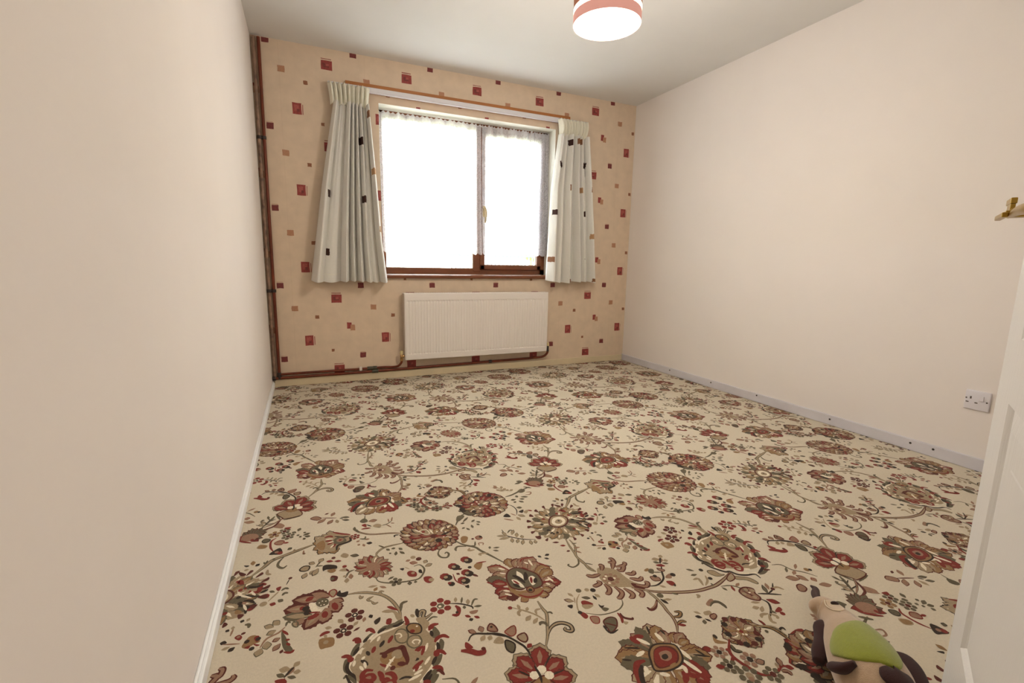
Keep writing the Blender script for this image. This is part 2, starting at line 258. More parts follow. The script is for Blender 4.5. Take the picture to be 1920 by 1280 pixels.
CARPET_ROWS = [
[2,4,1,0,-69,371,-101,372,-134,361,-165,342,-189,322,-204,299,-212,278,-205,251,-189,226,-156,203,-105,179,-69,178,-42,200,-23,227,-9,258,-5,290,-18,319,-30,351],
[2,4,1,0,528,365,552,364,582,339,588,298,598,270,618,246,593,241,570,258,538,271,515,288,511,322],
[2,6,1,0,292,957,331,967,367,958,380,932,353,898,315,872,279,866,265,879,247,889,227,900,237,924,260,948],
[2,6,1,0,-2,748,16,795,56,819,95,833,149,824,177,788,194,741,168,685,142,669,97,652,42,664,17,689,1,721],
[2,4,1,0,580,698,601,705,643,680,666,663,673,648,652,631,640,604,624,564,592,571],
[2,3,2,0,236,905,261,940,300,960,346,966,388,952,418,925,433,889,425,840,395,793,360,781,320,774,302,783,295,822,267,849,243,875],
[0,8,2,7,-70,367,-103,360,-135,356,-166,334,-189,314,-207,293,-212,278,-204,255],
[0,8,3,7,-9,267,-16,234,-34,209,-54,190,-68,180],
[2,5,3,0,-113,377,-93,381,-79,375,-91,368,-115,365],
[2,5,4,0,-133,370,-115,380,-107,374,-121,365,-135,358],
[2,5,3,0,-172,351,-154,367,-146,363,-156,353,-171,342],
[2,5,3,0,898,352,898,338,881,313,874,319,883,339],
[2,5,4,0,862,310,872,306,865,286,869,263,857,275,856,293],
[2,5,2,0,2,329,11,301,-1,289,-12,299],
[2,5,4,0,6,283,13,269,2,246,-6,254],
[2,5,4,0,-16,234,-1,236,-10,216,-23,207,-31,213],
[2,5,4,0,-32,201,-21,198,-30,185,-50,177,-56,182],
[2,4,3,0,-96,340,-85,353,-70,346,-65,327,-73,307,-87,307,-97,320],
[2,4,4,0,-71,309,-60,319,-42,314,-38,295,-45,282,-60,279,-72,293],
[2,6,3,0,-132,291,-109,300,-84,292,-80,261,-87,238,-110,238,-130,251,-142,274],
[2,7,2,0,904,248,913,247,915,236,908,233,899,241],
[0,1,2,12,-26,378,-18,395,-9,391,-16,374,-11,366,10,377],
[2,4,3,0,-36,373,-20,373,-6,348,-15,330,-28,329,-32,352],
[0,8,5,5,869,267,879,236,895,211],
[0,8,2,6,927,183,958,166,983,163],
[2,4,6,0,845,227,863,220,869,200,880,192,852,195,839,215],
[2,4,3,0,900,175,920,165,939,151,944,128,935,124,921,148,896,162],
[2,5,5,0,-40,186,-23,183,-37,166,-56,161,-66,165],
[2,5,6,0,-73,159,-52,155,-80,145,-99,150],
[0,3,7,13,905,194,868,180,820,167,785,166,741,170,680,189,626,215,575,254],
[2,7,4,0,858,120,877,128,894,125,906,112,895,97,894,79,879,71,861,86,855,103],
[2,7,1,0,1041,73,1058,72,1058,54,1039,46,1027,55],
[2,3,8,0,586,271,602,260,625,243,599,234,584,252],
[0,3,2,17,542,377,552,373,538,353],
[0,3,2,17,579,380,592,371,574,347],
[0,3,3,17,586,342,596,329,613,344,606,351],
[0,3,4,17,598,315,617,303,632,314],
[0,3,9,17,596,291,619,273,636,283],
[0,3,10,17,595,259,618,242,632,252,628,262],
[0,3,3,17,482,354,496,340,524,341],
[0,3,1,17,497,319,500,306,482,301,473,305],
[0,3,2,17,510,298,511,274,498,260,489,264],
[0,3,3,17,531,277,536,248,519,233,508,234],
[0,3,8,17,552,261,561,234,554,222,541,220],
[0,3,11,17,579,246,590,226,581,215,572,215],
[0,5,4,9,529,534,527,493,503,448,507,409,506,374,518,354],
[0,5,11,10,606,231,612,199,611,163,606,127],
[0,3,12,10,610,185,585,163,568,160,564,172],
[2,6,1,0,664,306,679,308,676,296,661,298],
[2,7,8,0,660,273,681,260,675,246,656,254],
[2,7,8,0,708,258,727,261,716,242,699,249],
[2,5,1,0,444,218,456,216,463,207,447,203],
[2,7,1,0,398,202,418,193,408,174,394,180],
[2,5,2,0,420,172,433,180,449,180,458,170,449,151,433,139,418,136,418,151],
[2,4,1,0,469,155,482,147,470,142],
[0,3,13,9,614,177,607,145,604,116,595,91,577,68],
[0,1,14,12,604,116,623,111,636,122,622,130],
[0,1,14,10,599,92,616,95,627,88],
[3,3,2,54,500,55,524,123],
[3,4,3,48,501,56,523,120],
[3,3,4,52,510,51,539,111],
[3,6,5,46,511,52,538,108],
[3,3,6,42,528,46,543,91],
[3,7,7,36,528,47,542,88],
[3,3,14,36,545,45,571,73],
[3,6,15,30,545,46,568,71],
[3,3,16,39,550,43,589,62],
[3,7,17,33,551,43,587,61],
[3,3,18,33,552,37,587,38],
[3,6,19,27,553,37,584,38],
[3,3,6,46,482,54,462,112],
[3,7,7,40,482,55,463,109],
[3,5,8,39,484,56,489,125],
[3,5,9,33,484,57,489,122],
[3,5,10,43,472,48,418,102],
[3,5,11,37,471,48,420,100],
[3,3,12,52,466,40,400,78],
[3,6,13,46,465,40,403,77],
[3,3,14,56,459,32,381,65],
[3,6,15,50,458,33,383,64],
[3,5,16,52,456,23,382,43],
[3,5,17,46,455,23,385,42],
[3,3,20,47,545,24,593,-2],
[3,6,21,41,546,23,590,-1],
[3,3,22,56,2,1033,68,1000],
[3,6,23,50,3,1032,65,1001],
[3,5,24,52,-10,1022,39,977],
[3,5,25,46,-10,1022,37,979],
[3,3,26,48,-24,1013,21,957],
[3,2,27,42,-24,1012,19,960],
[3,3,28,48,-33,1012,5,947],
[3,2,29,42,-33,1011,4,949],
[3,3,30,52,-42,1010,-34,948],
[3,6,31,46,-42,1009,-34,951],
[3,3,32,53,-62,1012,-99,959],
[3,6,33,47,-63,1011,-97,962],
[3,3,34,52,-80,1019,-129,974],
[3,4,35,46,-81,1018,-127,976],
[3,3,36,43,-84,1025,-155,1019],
[3,4,37,37,-85,1025,-152,1019],
[3,1,1,39,207,1026,247,1010],
[3,6,2,33,208,1026,244,1011],
[3,3,3,35,203,1024,225,995],
[3,6,4,29,204,1024,223,997],
[3,1,5,32,199,1024,191,991],
[3,4,6,26,199,1023,192,994],
[3,3,7,38,195,1024,164,997],
[3,6,8,32,195,1024,166,999],
[3,1,9,43,193,1026,146,1011],
[3,6,10,37,192,1026,149,1012],
[3,3,11,43,726,7,673,9],
[3,4,12,37,725,7,676,9],
[3,1,13,39,728,10,688,26],
[3,6,14,33,727,10,691,25],
[3,3,15,35,732,11,709,42],
[3,6,16,29,731,12,711,40],
[3,1,17,34,736,12,744,47],
[3,4,18,28,736,13,744,44],
[3,3,19,40,739,12,774,41],
[3,6,20,34,740,12,771,39],
[3,1,21,43,742,10,792,26],
[3,6,22,37,743,10,789,25],
[3,3,23,43,742,7,797,5],
[3,4,24,37,743,7,794,5],
[0,1,25,10,242,1032,263,1023,282,1009,290,990,292,971,292,957],
[0,3,26,8,811,-5,813,7,812,19],
[0,2,26,36,291,952,339,961,355,955],
[0,2,27,36,330,965,338,950],
[0,2,27,36,268,944,274,931,273,915],
[0,2,28,36,243,922,245,908,264,903],
[0,2,29,36,264,893,267,879],
[0,2,28,36,308,962,300,948],
[0,2,30,36,301,893,283,875],
[2,6,13,0,657,29,654,12,671,-4,663,-6,641,6],
[0,1,14,12,140,1008,135,991,149,981],
[0,3,1,12,187,904,200,899,200,887],
[0,1,1,10,731,108,750,117,766,111,770,95,768,84],
[2,7,2,0,727,119,754,130,758,121,731,108],
[2,4,1,0,696,98,716,96,712,84,693,86],
[0,5,2,9,163,676,182,643,214,615,225,590,246,553,274,500],
[3,3,3,42,285,472,290,519],
[3,6,4,36,285,473,290,516],
[3,3,5,37,294,468,318,508],
[3,7,6,31,295,469,317,505],
[3,3,7,57,309,449,352,503],
[3,7,8,51,309,450,350,501],
[3,3,9,54,316,442,370,496],
[3,7,10,48,317,443,368,494],
[3,3,11,50,327,429,371,468],
[3,7,12,44,328,430,369,466],
[3,3,13,52,338,417,396,434],
[3,6,14,46,339,417,394,433],
[3,3,15,46,345,397,396,417],
[3,6,16,40,346,397,393,416],
[3,3,17,42,343,382,390,372],
[3,7,18,36,344,382,387,372],
[3,3,19,43,340,371,395,355],
[3,2,20,37,341,371,392,356],
[3,3,21,39,333,362,373,346],
[3,7,22,33,333,362,370,347],
[3,3,23,35,320,348,355,334],
[3,6,24,29,321,348,352,335],
[3,3,25,35,303,337,336,319],
[3,6,26,29,304,336,333,320],
[3,3,7,52,267,454,216,502],
[3,7,8,46,266,455,218,500],
[3,3,9,42,259,441,217,463],
[3,7,10,36,258,441,219,461],
[3,3,11,48,247,421,192,448],
[3,5,12,42,247,421,195,447],
[3,3,13,43,244,407,199,425],
[3,2,14,37,243,407,202,424],
[3,3,15,43,242,384,194,384],
[3,2,16,37,241,384,197,384],
[3,3,17,43,246,368,197,360],
[3,7,18,37,245,368,200,360],
[3,3,19,38,259,351,217,352],
[3,3,20,32,258,351,220,352],
[3,3,21,28,277,333,249,324],
[3,6,22,24,276,333,251,325],
[0,5,27,10,293,309,293,277,294,256,278,221,263,191,239,156],
[0,1,28,13,260,187,281,208,302,215,320,210,332,196,330,181,322,179,312,189,319,195],
[2,7,1,0,126,263,140,282,149,269,148,250],
[2,7,1,0,166,243,196,252,190,227,176,221,168,231],
[2,4,2,0,189,216,210,219,211,201,201,191,190,201],
[2,4,1,0,125,220,144,234,153,222,147,208],
[2,5,2,0,154,213,163,212,173,194,159,173,148,188],
[3,5,29,63,197,104,232,174],
[3,4,30,57,197,105,231,171],
[3,5,31,59,187,101,158,167],
[3,4,32,53,187,102,159,164],
[3,5,33,60,179,88,117,127],
[3,4,34,54,178,89,119,126],
[3,5,35,59,200,96,271,112],
[3,4,36,53,201,96,268,111],
[3,5,37,59,200,80,269,59],
[3,4,38,53,201,79,266,59],
[3,3,1,28,-478,952,-522,969],
[3,2,2,24,-479,952,-520,968],
[3,3,3,28,-479,951,-499,996],
[3,5,4,24,-479,952,-498,993],
[3,3,5,28,-479,951,-476,1002],
[3,2,6,24,-479,952,-476,999],
[3,3,7,28,-480,951,-458,1009],
[3,5,8,24,-479,952,-459,1006],
[3,3,9,28,-480,951,-447,1004],
[3,2,10,24,-479,952,-448,1002],
[3,3,11,28,-480,952,-435,985],
[3,5,12,24,-479,952,-438,984],
[3,3,13,28,-480,952,-427,967],
[3,2,14,24,-479,952,-430,967],
[3,3,15,28,-480,953,-436,935],
[3,5,16,24,-479,952,-439,936],
[3,3,17,28,-480,953,-448,919],
[3,2,18,24,-479,952,-450,921],
[0,5,1,9,568,934,517,917,472,898,440,892],
[3,3,2,34,152,712,187,702],
[3,7,3,28,153,712,184,703],
[3,3,4,34,147,700,177,681],
[3,2,5,28,148,700,174,683],
[3,1,6,34,139,691,163,664],
[3,7,7,28,140,690,161,667],
[3,3,8,33,129,684,145,652],
[3,4,9,27,129,683,143,655],
[3,3,10,33,117,679,124,645],
[3,6,11,27,117,678,123,648],
[3,1,12,33,104,678,102,643],
[3,7,13,27,104,677,102,646],
[3,3,14,34,91,680,79,647],
[3,2,15,28,91,679,80,650],
[3,3,16,34,79,685,57,656],
[3,7,17,28,78,685,59,659],
[3,1,18,35,67,693,37,670],
[3,4,19,29,66,693,39,672],
[3,3,20,35,57,704,20,688],
[3,6,21,29,56,703,22,689],
[3,3,22,35,49,716,6,709],
[3,7,23,29,48,715,9,709],
[3,1,24,35,44,729,-3,732],
[3,2,25,29,43,729,0,731],
[3,3,26,35,42,743,-7,756],
[3,7,27,29,41,743,-4,755],
[3,3,28,35,43,756,-5,779],
[3,4,29,29,42,757,-2,778],
[3,1,30,35,47,769,2,802],
[3,6,31,29,47,769,5,800],
[3,3,32,35,55,779,15,821],
[3,7,33,29,54,780,17,819],
[3,3,34,35,65,788,32,836],
[3,2,35,29,64,788,34,833],
[3,1,36,35,77,793,53,845],
[3,7,37,29,77,794,54,842],
[3,3,38,35,91,794,77,848],
[3,4,39,29,90,795,78,845],
[3,3,40,35,105,792,102,845],
[3,6,41,29,105,793,102,842],
[3,1,42,35,118,787,126,836],
[3,7,43,29,118,788,126,833],
[3,3,44,35,131,778,149,820],
[3,2,45,29,131,779,148,818],
[3,3,46,35,141,767,167,800],
[3,7,47,29,141,768,165,798],
[3,1,48,35,148,754,181,777],
[3,4,49,29,149,754,178,775],
[3,3,50,35,153,740,189,751],
[3,6,51,29,154,740,186,750],
[3,3,52,34,154,726,191,726],
[3,7,53,28,155,726,188,726],
[0,3,34,8,5,786,-29,802,-97,821,-135,853,-145,874],
[0,5,27,8,-3,728,-41,728,-69,724,-91,704,-95,687],
[2,6,6,0,185,683,199,691,210,678,196,653,181,653],
[2,7,3,0,234,669,251,673,254,655,237,652],
[3,3,1,30,-98,631,-55,614],
[3,7,2,26,-97,631,-58,615],
[3,5,3,30,-99,627,-61,595],
[3,2,4,26,-98,626,-64,597],
[3,5,5,30,-102,624,-74,583],
[3,4,6,26,-101,623,-76,585],
[3,3,7,30,-106,622,-90,576],
[3,7,8,26,-106,621,-91,579],
[3,5,9,30,-110,622,-109,577],
[3,7,10,26,-110,621,-109,580],
[3,5,11,30,-115,624,-128,584],
[3,2,12,26,-115,623,-127,587],
[3,3,13,30,-119,628,-145,598],
[3,4,14,26,-120,627,-143,600],
[3,5,15,30,-122,632,-158,616],
[3,7,16,26,-123,632,-155,618],
[3,5,17,30,-124,637,-166,638],
[3,7,18,26,-125,637,-163,638],
[3,3,19,30,-124,642,-167,659],
[3,2,20,26,-125,642,-164,658],
[3,5,21,30,-123,646,-162,679],
[3,4,22,26,-124,647,-159,677],
[3,5,23,30,-120,650,-150,693],
[3,7,24,26,-121,650,-148,690],
[3,3,25,30,-116,651,-133,701],
[3,7,26,26,-117,652,-132,698],
[3,5,27,30,-112,651,-113,701],
[3,2,28,26,-112,652,-113,698],
[3,5,29,30,-107,649,-93,693],
[3,4,30,26,-107,650,-94,690],
[3,3,31,30,-103,646,-75,678],
[3,7,32,26,-102,646,-77,675],
[3,5,33,30,-100,641,-62,658],
[3,7,34,26,-99,641,-64,656],
[3,5,35,30,-98,636,-55,635],
[3,2,36,26,-97,636,-58,635],
[2,6,9,0,177,521,190,534,209,531,196,505,184,501],
[2,7,1,0,104,344,127,341,119,331,106,333],
[0,5,1,11,-71,394,-71,420,-82,462,-102,496,-135,521,-168,534,-195,538],
[0,5,2,8,-101,499,-109,510,-106,516,-97,511],
[0,5,2,8,-163,521,-162,508,-154,514],
[0,5,2,8,-128,503,-145,495,-135,484],
[0,5,3,8,-135,484,-130,472,-119,474],
[2,4,5,0,-116,432,-102,436,-82,424,-70,400,-70,378,-83,389,-87,417,-100,422],
[0,5,6,12,-69,383,-95,372],
[3,3,1,46,-241,549,-292,583],
[3,3,2,55,817,550,743,573],
[3,3,3,55,791,522,723,540],
[3,5,4,40,791,493,722,514],
[3,3,5,50,812,497,773,447],
[3,3,6,46,831,506,816,450],
[3,3,7,44,-237,530,-223,476],
[3,3,8,30,-235,532,-206,513],
[3,3,6,26,771,491,753,467],
[2,5,7,0,720,463,731,438,737,416,749,386,738,383,728,397,722,422],
[2,6,1,0,633,445,639,462,648,475,663,472,673,448,659,443,645,435],
[2,6,1,0,807,398,832,396,842,387,839,365,821,364,808,367],
[0,3,4,16,586,366,598,373,601,389,592,395],
[0,3,5,16,588,352,614,348,626,354,625,364],
[0,5,1,15,-452,727,-421,761,-400,787,-365,801,-321,816,-278,831],
[2,4,2,0,606,714,622,724,641,712,632,692],
[3,1,1,43,-224,816,-226,896],
[3,4,2,37,-224,817,-226,893],
[3,1,3,43,-224,816,-249,882],
[3,4,4,37,-224,817,-248,880],
[3,1,5,43,-224,817,-274,876],
[3,4,6,37,-224,817,-272,873],
[3,1,7,43,-223,817,-281,840],
[3,6,8,37,-224,817,-278,839],
[3,1,9,43,-223,818,-281,798],
[3,6,10,37,-224,817,-279,799],
[3,1,11,43,-224,818,-266,767],
[3,6,12,37,-224,817,-264,769],
[3,1,13,43,-224,818,-240,761],
[3,6,14,37,-224,817,-239,764],
[3,1,15,43,-224,818,-217,752],
[3,6,16,37,-224,817,-217,755],
[2,4,16,0,-201,730,-190,744,-176,729,-185,714],
[2,4,2,0,-320,707,-308,719,-292,712,-297,693,-315,696],
[2,4,1,0,-210,658,-193,664,-182,646,-199,649],
[0,5,11,7,93,-20,119,-7,139,8,155,26],
[3,3,19,24,-465,967,-498,995],
[3,5,20,20,-466,968,-496,993],
[3,3,21,24,-466,967,-486,1005],
[3,5,22,20,-466,968,-484,1002],
[3,3,23,24,-466,967,-475,1013],
[3,5,24,20,-466,968,-475,1010],
[3,3,25,24,-466,967,-461,1007],
[3,5,26,20,-466,968,-461,1004],
[3,3,27,24,-467,967,-442,1005],
[3,5,28,20,-466,968,-443,1003],
[3,3,29,24,-467,967,-421,991],
[3,5,30,20,-466,968,-424,989],
[3,3,31,24,-467,968,-425,969],
[3,5,32,20,-466,968,-428,969],
[3,3,33,24,-467,968,-434,952],
[3,5,34,20,-466,968,-437,953],
[2,7,12,0,-407,1005,-388,1015,-371,991,-381,978,-403,992],
[2,7,1,0,-398,887,-383,897,-368,886,-377,869,-392,875],
[2,6,1,0,-449,878,-440,894,-420,881,-424,868,-438,869],
[2,7,1,0,-287,1005,-269,1016,-250,996,-264,984],
[2,5,1,0,-123,921,-104,937,-95,910,-113,905],
[2,4,35,0,-83,869,-69,881,-54,869,-62,852],
[3,4,2,37,589,623,645,600],
[3,4,3,31,590,622,642,602],
[3,5,4,37,581,613,626,577],
[3,5,5,31,582,612,624,579],
[3,4,6,37,571,604,602,559],
[3,4,7,31,572,604,601,561],
[3,5,8,37,560,599,576,546],
[3,6,9,31,560,598,575,549],
[3,4,10,37,548,596,548,540],
[3,4,11,31,548,595,548,543],
[3,5,12,37,536,596,521,540],
[3,5,13,31,536,595,522,543],
[3,4,14,37,525,598,496,547],
[3,4,15,31,524,597,497,549],
[3,5,16,37,515,604,474,559],
[3,6,17,31,514,603,476,561],
[3,4,18,37,508,612,457,577],
[3,4,19,31,507,611,459,579],
[3,5,20,37,503,622,445,599],
[3,5,21,31,502,621,448,600],
[3,4,22,37,501,633,440,624],
[3,4,23,31,500,633,443,625],
[3,5,24,37,502,644,442,651],
[3,6,25,31,501,645,445,651],
[3,4,26,37,507,656,451,678],
[3,4,27,31,506,656,454,677],
[3,5,28,37,514,667,468,703],
[3,5,29,31,513,667,470,702],
[3,4,30,37,524,675,490,725],
[3,4,31,31,523,676,492,722],
[3,5,32,37,535,682,517,741],
[3,6,33,31,535,683,518,738],
[3,4,34,37,548,685,547,750],
[3,4,35,31,548,686,547,747],
[3,5,36,37,560,686,578,751],
[3,5,37,31,561,687,577,748],
[3,4,38,37,572,683,607,744],
[3,4,39,31,573,684,605,742],
[3,5,40,37,582,677,631,730],
[3,6,41,31,583,678,629,728],
[3,4,42,37,590,668,649,709],
[3,4,43,31,591,669,647,707],
[3,5,44,37,595,658,660,684],
[3,5,45,31,596,658,657,683],
[3,4,46,37,596,646,663,656],
[3,4,47,31,597,646,660,655],
[3,5,48,37,594,634,657,627],
[3,6,49,31,595,634,654,628],
[0,5,18,8,520,548,511,505,507,471,501,430,508,391,519,356],
[2,4,1,0,460,762,485,767,465,744],
[3,1,3,42,383,846,428,831],
[3,2,4,36,384,846,425,832],
[3,3,5,41,376,833,415,810],
[3,7,6,35,376,833,413,811],
[3,1,7,40,365,823,397,792],
[3,4,8,34,366,822,394,794],
[3,3,9,38,352,816,374,781],
[3,6,10,32,352,815,372,783],
[3,1,11,36,337,813,349,775],
[3,2,12,30,338,812,348,778],
[3,3,13,35,322,813,323,775],
[3,2,14,29,322,812,323,778],
[3,1,15,34,307,817,297,782],
[3,7,16,28,307,816,298,785],
[3,3,17,34,294,825,274,795],
[3,4,18,28,293,824,275,797],
[3,1,31,39,269,891,230,910],
[3,4,32,33,268,892,233,909],
[3,3,33,40,275,904,241,934],
[3,6,34,34,275,905,243,932],
[3,1,35,41,286,915,259,953],
[3,2,36,35,285,916,260,951],
[3,3,37,42,299,923,281,968],
[3,2,38,36,298,924,282,965],
[3,1,39,42,314,927,308,975],
[3,7,40,36,314,928,308,972],
[3,3,41,43,330,928,336,976],
[3,4,42,37,330,929,336,973],
[3,1,43,43,346,923,364,968],
[3,6,44,37,346,924,363,966],
[3,3,45,43,360,915,390,954],
[3,2,46,37,361,916,388,952],
[3,1,47,43,372,904,411,934],
[3,2,48,37,373,905,409,932],
[3,3,49,43,381,891,426,910],
[3,7,50,37,382,891,424,909],
[3,1,51,43,386,876,434,883],
[3,4,52,37,387,876,431,883],
[3,3,53,43,386,860,435,857],
[3,6,54,37,387,860,432,857],
[2,5,31,0,241,870,268,854,293,818,264,809,245,832],
[2,5,32,0,216,823,241,818,229,798,203,789],
[0,5,41,7,299,972,295,1005,271,1020,246,1024],
[3,5,42,34,211,1023,245,1009],
[3,7,43,28,212,1022,242,1010],
[3,3,44,36,209,1018,236,990],
[3,6,45,30,209,1017,234,993],
[3,5,46,37,206,1015,222,978],
[3,7,47,31,206,1014,221,980],
[3,3,48,37,202,1013,205,972],
[3,4,49,31,202,1012,205,975],
[3,5,50,37,198,1013,188,975],
[3,7,51,31,198,1012,189,978],
[3,3,52,35,195,1016,173,985],
[3,6,53,29,194,1015,174,987],
[3,5,54,34,193,1020,162,1001],
[3,7,55,28,192,1019,164,1003],
[3,3,56,34,192,1025,156,1022],
[3,4,57,28,724,3,693,0],
[3,5,58,34,726,8,692,22],
[3,7,59,28,725,9,695,21],
[3,3,60,36,728,13,700,41],
[3,6,61,30,727,14,702,39],
[3,5,62,38,731,16,714,55],
[3,7,63,32,731,17,716,52],
[3,3,64,39,735,18,732,61],
[3,4,65,33,735,19,732,58],
[3,5,66,38,739,18,750,59],
[3,7,67,32,739,18,749,56],
[3,3,68,37,742,15,765,48],
[3,6,69,31,743,16,764,45],
[3,5,70,35,744,11,777,30],
[3,7,71,29,745,12,774,29],
[3,3,72,34,745,6,781,9],
[3,4,73,28,746,6,778,9],
[0,1,7,9,-66,376,-85,368,-97,370],
[0,1,5,9,-114,371,-136,362],
[0,1,4,9,-157,356,-173,345],
[0,1,4,9,896,336,881,315],
[0,1,8,9,875,310,864,287,868,268,876,255,879,235],
[0,1,3,9,-9,318,-10,298],
[0,1,5,9,-3,275,-5,257,-12,246],
[0,1,5,9,-16,235,-31,215],
[0,1,6,9,-36,202,-51,189,-60,181],
[1,5,5,4,-96,340,-85,353,-70,346,-65,327,-73,307,-87,307,-97,320],
[0,8,6,4,-96,340,-84,338,-82,328,-88,325],
[1,5,6,4,-71,309,-60,319,-42,314,-38,295,-45,282,-60,279,-72,293],
[0,8,7,4,-48,288,-42,297,-53,304,-60,299,-56,291],
[2,6,7,0,-64,353,-52,361,-34,353,-29,336,-36,321,-53,325,-63,338],
[0,2,7,10,-102,339,-116,319],
[0,2,4,10,-148,321,-156,303],
[0,2,7,10,-38,276,-60,271],
[0,2,4,10,-48,235,-76,221],
[0,2,8,10,-47,274,-55,266],
[0,1,8,9,-124,331,-137,314],
[0,1,5,9,912,316,916,301],
[0,1,6,9,896,294,904,285,909,273],
[0,1,5,9,-56,243,-69,246],
[0,8,5,7,-147,361,-165,340],
[0,8,9,7,-132,349,-140,335],
[0,8,5,7,901,326,892,308],
[0,8,7,7,906,302,898,295],
[0,8,9,7,883,299,878,283],
[0,8,8,7,892,278,898,263],
[0,8,8,7,-26,282,-38,259],
[0,8,6,7,-30,240,-47,222],
[0,8,7,7,-55,210,-76,204],
[0,4,6,12,-156,347,-175,327],
[0,4,10,12,894,315,887,295],
[0,4,9,12,-21,263,-32,241],
[0,4,7,12,-86,280,-74,282],
[0,4,6,12,-83,237,-60,253],
[0,3,8,13,-140,294,-128,291,-112,295,-98,292,-86,293,-84,273,-82,251,-87,238],
[0,3,9,13,-132,291,-129,276],
[0,3,9,13,-106,249,-88,241],
[0,3,10,13,-122,245,-114,237],
[2,4,9,0,-109,289,-93,288,-91,266,-103,263,-115,275],
[0,2,11,7,-144,264,-132,252,-121,250],
[0,2,9,12,919,254,905,260,895,252,895,238,907,228,918,231,916,243,907,247],
[0,2,12,12,930,247,935,231,933,217],
[0,2,13,12,943,235,957,229,962,215,958,202],
[0,2,14,9,932,213,943,220,951,212],
[0,1,14,6,-110,204,-95,205,-78,196],
[0,1,4,12,-26,408,-29,376],
[0,4,5,6,-26,378,-18,395,-9,391,-16,374,-11,366,10,377],
[0,5,6,6,-9,353,6,362,19,357],
[0,4,5,10,-45,393,-39,381],
[0,5,9,8,854,257,862,261,873,247,879,233],
[0,1,15,8,860,266,865,246,872,230,892,202,907,197,918,178,941,165,969,158,970,138],
[1,5,16,3,845,227,863,220,869,200,880,192,852,195,839,215],
[1,5,16,3,900,175,920,165,939,151,944,128,935,124,921,148,896,162],
[0,1,15,9,-38,190,-62,168,-98,154],
[0,8,8,7,-55,220,-76,214],
[0,8,16,7,-61,199,-91,193],
[0,8,16,7,977,182,958,190],
[0,8,16,7,903,286,904,267],
[0,2,9,8,-61,227,-71,212],
[0,2,10,8,-35,276,-48,251],
[0,4,17,6,905,194,868,180,820,167,785,166,741,170,680,189,626,215,575,254],
[2,4,18,0,872,178,904,191,896,168,869,163],
[0,5,18,6,809,179,807,168],
[0,5,18,7,669,190,682,178],
[0,4,8,9,729,158,735,152,723,146],
[0,4,19,7,786,177,809,192,820,212],
[0,4,20,9,771,211,789,208,780,180],
[3,5,18,11,805,242,787,258],
[3,5,18,11,800,226,779,229],
[0,5,16,5,825,157,852,150,871,134,876,113],
[3,5,17,10,825,153,829,136],
[3,7,17,11,867,140,889,147],
[3,2,17,10,856,148,847,125],
[1,3,18,5,858,120,877,128,894,125,906,112,895,97,894,79,879,71,861,86,855,103],
[0,3,19,4,868,120,886,79],
[0,3,20,4,894,125,874,91],
[0,1,19,6,901,93,929,80,962,63],
[0,1,20,5,925,80,956,88,983,108],
[3,1,21,15,928,81,946,115],
[3,5,22,11,928,82,945,112],
[3,7,23,13,947,92,962,117],
[0,4,24,8,952,90,978,91,989,75],
[0,1,19,6,890,74,895,54,875,30,843,10],
[3,3,20,22,902,66,926,40],
[3,2,21,18,902,65,924,42],
[3,4,20,11,874,64,851,75],
[3,4,21,15,856,52,836,57],
[3,4,22,13,868,51,846,36],
[2,2,21,0,908,32,908,20,891,17,883,24],
[0,5,22,6,872,28,879,18],
[0,5,23,6,876,34,879,16],
[0,4,24,9,862,23,871,9,864,2],
[0,4,25,9,857,22,841,2,848,-8],
[0,4,26,9,858,25,838,29,827,21],
[0,5,6,5,-20,168,8,157,17,127,42,103,61,74],
[3,7,7,11,31,125,57,142],
[3,5,7,10,11,142,-9,124],
[3,7,8,13,23,120,-1,108],
[3,3,9,28,-2,87,-36,108],
[3,7,10,24,-3,88,-34,107],
[3,3,11,24,16,71,4,104],
[3,7,12,20,16,72,5,101],
[3,2,7,21,36,59,37,79],
[3,7,8,17,36,60,37,76],
[3,7,9,24,28,47,63,32],
[1,3,7,4,1041,73,1058,72,1058,54,1039,46,1027,55],
[0,1,1,6,-2,55,4,41],
[0,7,3,9,542,377,552,373,538,353],
[0,7,6,9,579,380,592,371,574,347],
[0,7,7,9,586,342,596,329,613,344,606,351],
[0,7,10,9,598,315,617,303,632,314],
[0,7,11,9,596,291,619,273,636,283],
[0,7,18,9,595,259,618,242,632,252,628,262],
[0,7,19,9,482,354,496,340,524,341],
[0,7,3,9,497,319,500,306,482,301,473,305],
[0,7,4,9,510,298,511,274,498,260,489,264],
[0,7,9,9,531,277,536,248,519,233,508,234],
[0,7,12,9,552,261,561,234,554,222,541,220],
[0,7,19,9,579,246,590,226,581,215,572,215],
[0,4,20,4,529,534,527,493,503,448,507,409,506,374,518,354],
[0,5,21,5,508,405,528,388],
[0,5,21,6,499,431,488,408,465,400,454,413,461,419],
[0,5,4,4,519,226,507,206,478,193,429,197,395,218],
[0,4,18,5,606,231,612,199,611,163,606,127],
[0,7,19,5,605,180,585,167,571,164],
[3,1,18,12,621,184,629,159],
[3,4,19,11,627,178,651,170],
[0,1,19,6,623,240,655,234,690,249,707,275,733,309],
[0,5,20,5,704,276,680,286],
[3,5,20,13,733,313,715,327],
[3,5,21,11,738,311,756,301],
[3,7,22,16,738,315,752,335],
[2,7,21,0,706,297,722,282,714,276,705,285],
[2,5,21,0,681,303,691,295,677,279,668,291],
[1,3,21,3,660,273,681,260,675,246,656,254],
[2,2,20,0,689,237,707,231,706,214,690,216],
[0,1,21,7,704,218,699,209],
[3,4,20,10,657,230,671,216],
[0,4,5,4,418,289,397,269,381,234,391,220],
[3,1,6,14,416,275,438,262],
[3,5,7,10,417,275,435,264],
[3,1,1,10,450,269,451,250],
[3,4,2,13,458,273,466,255],
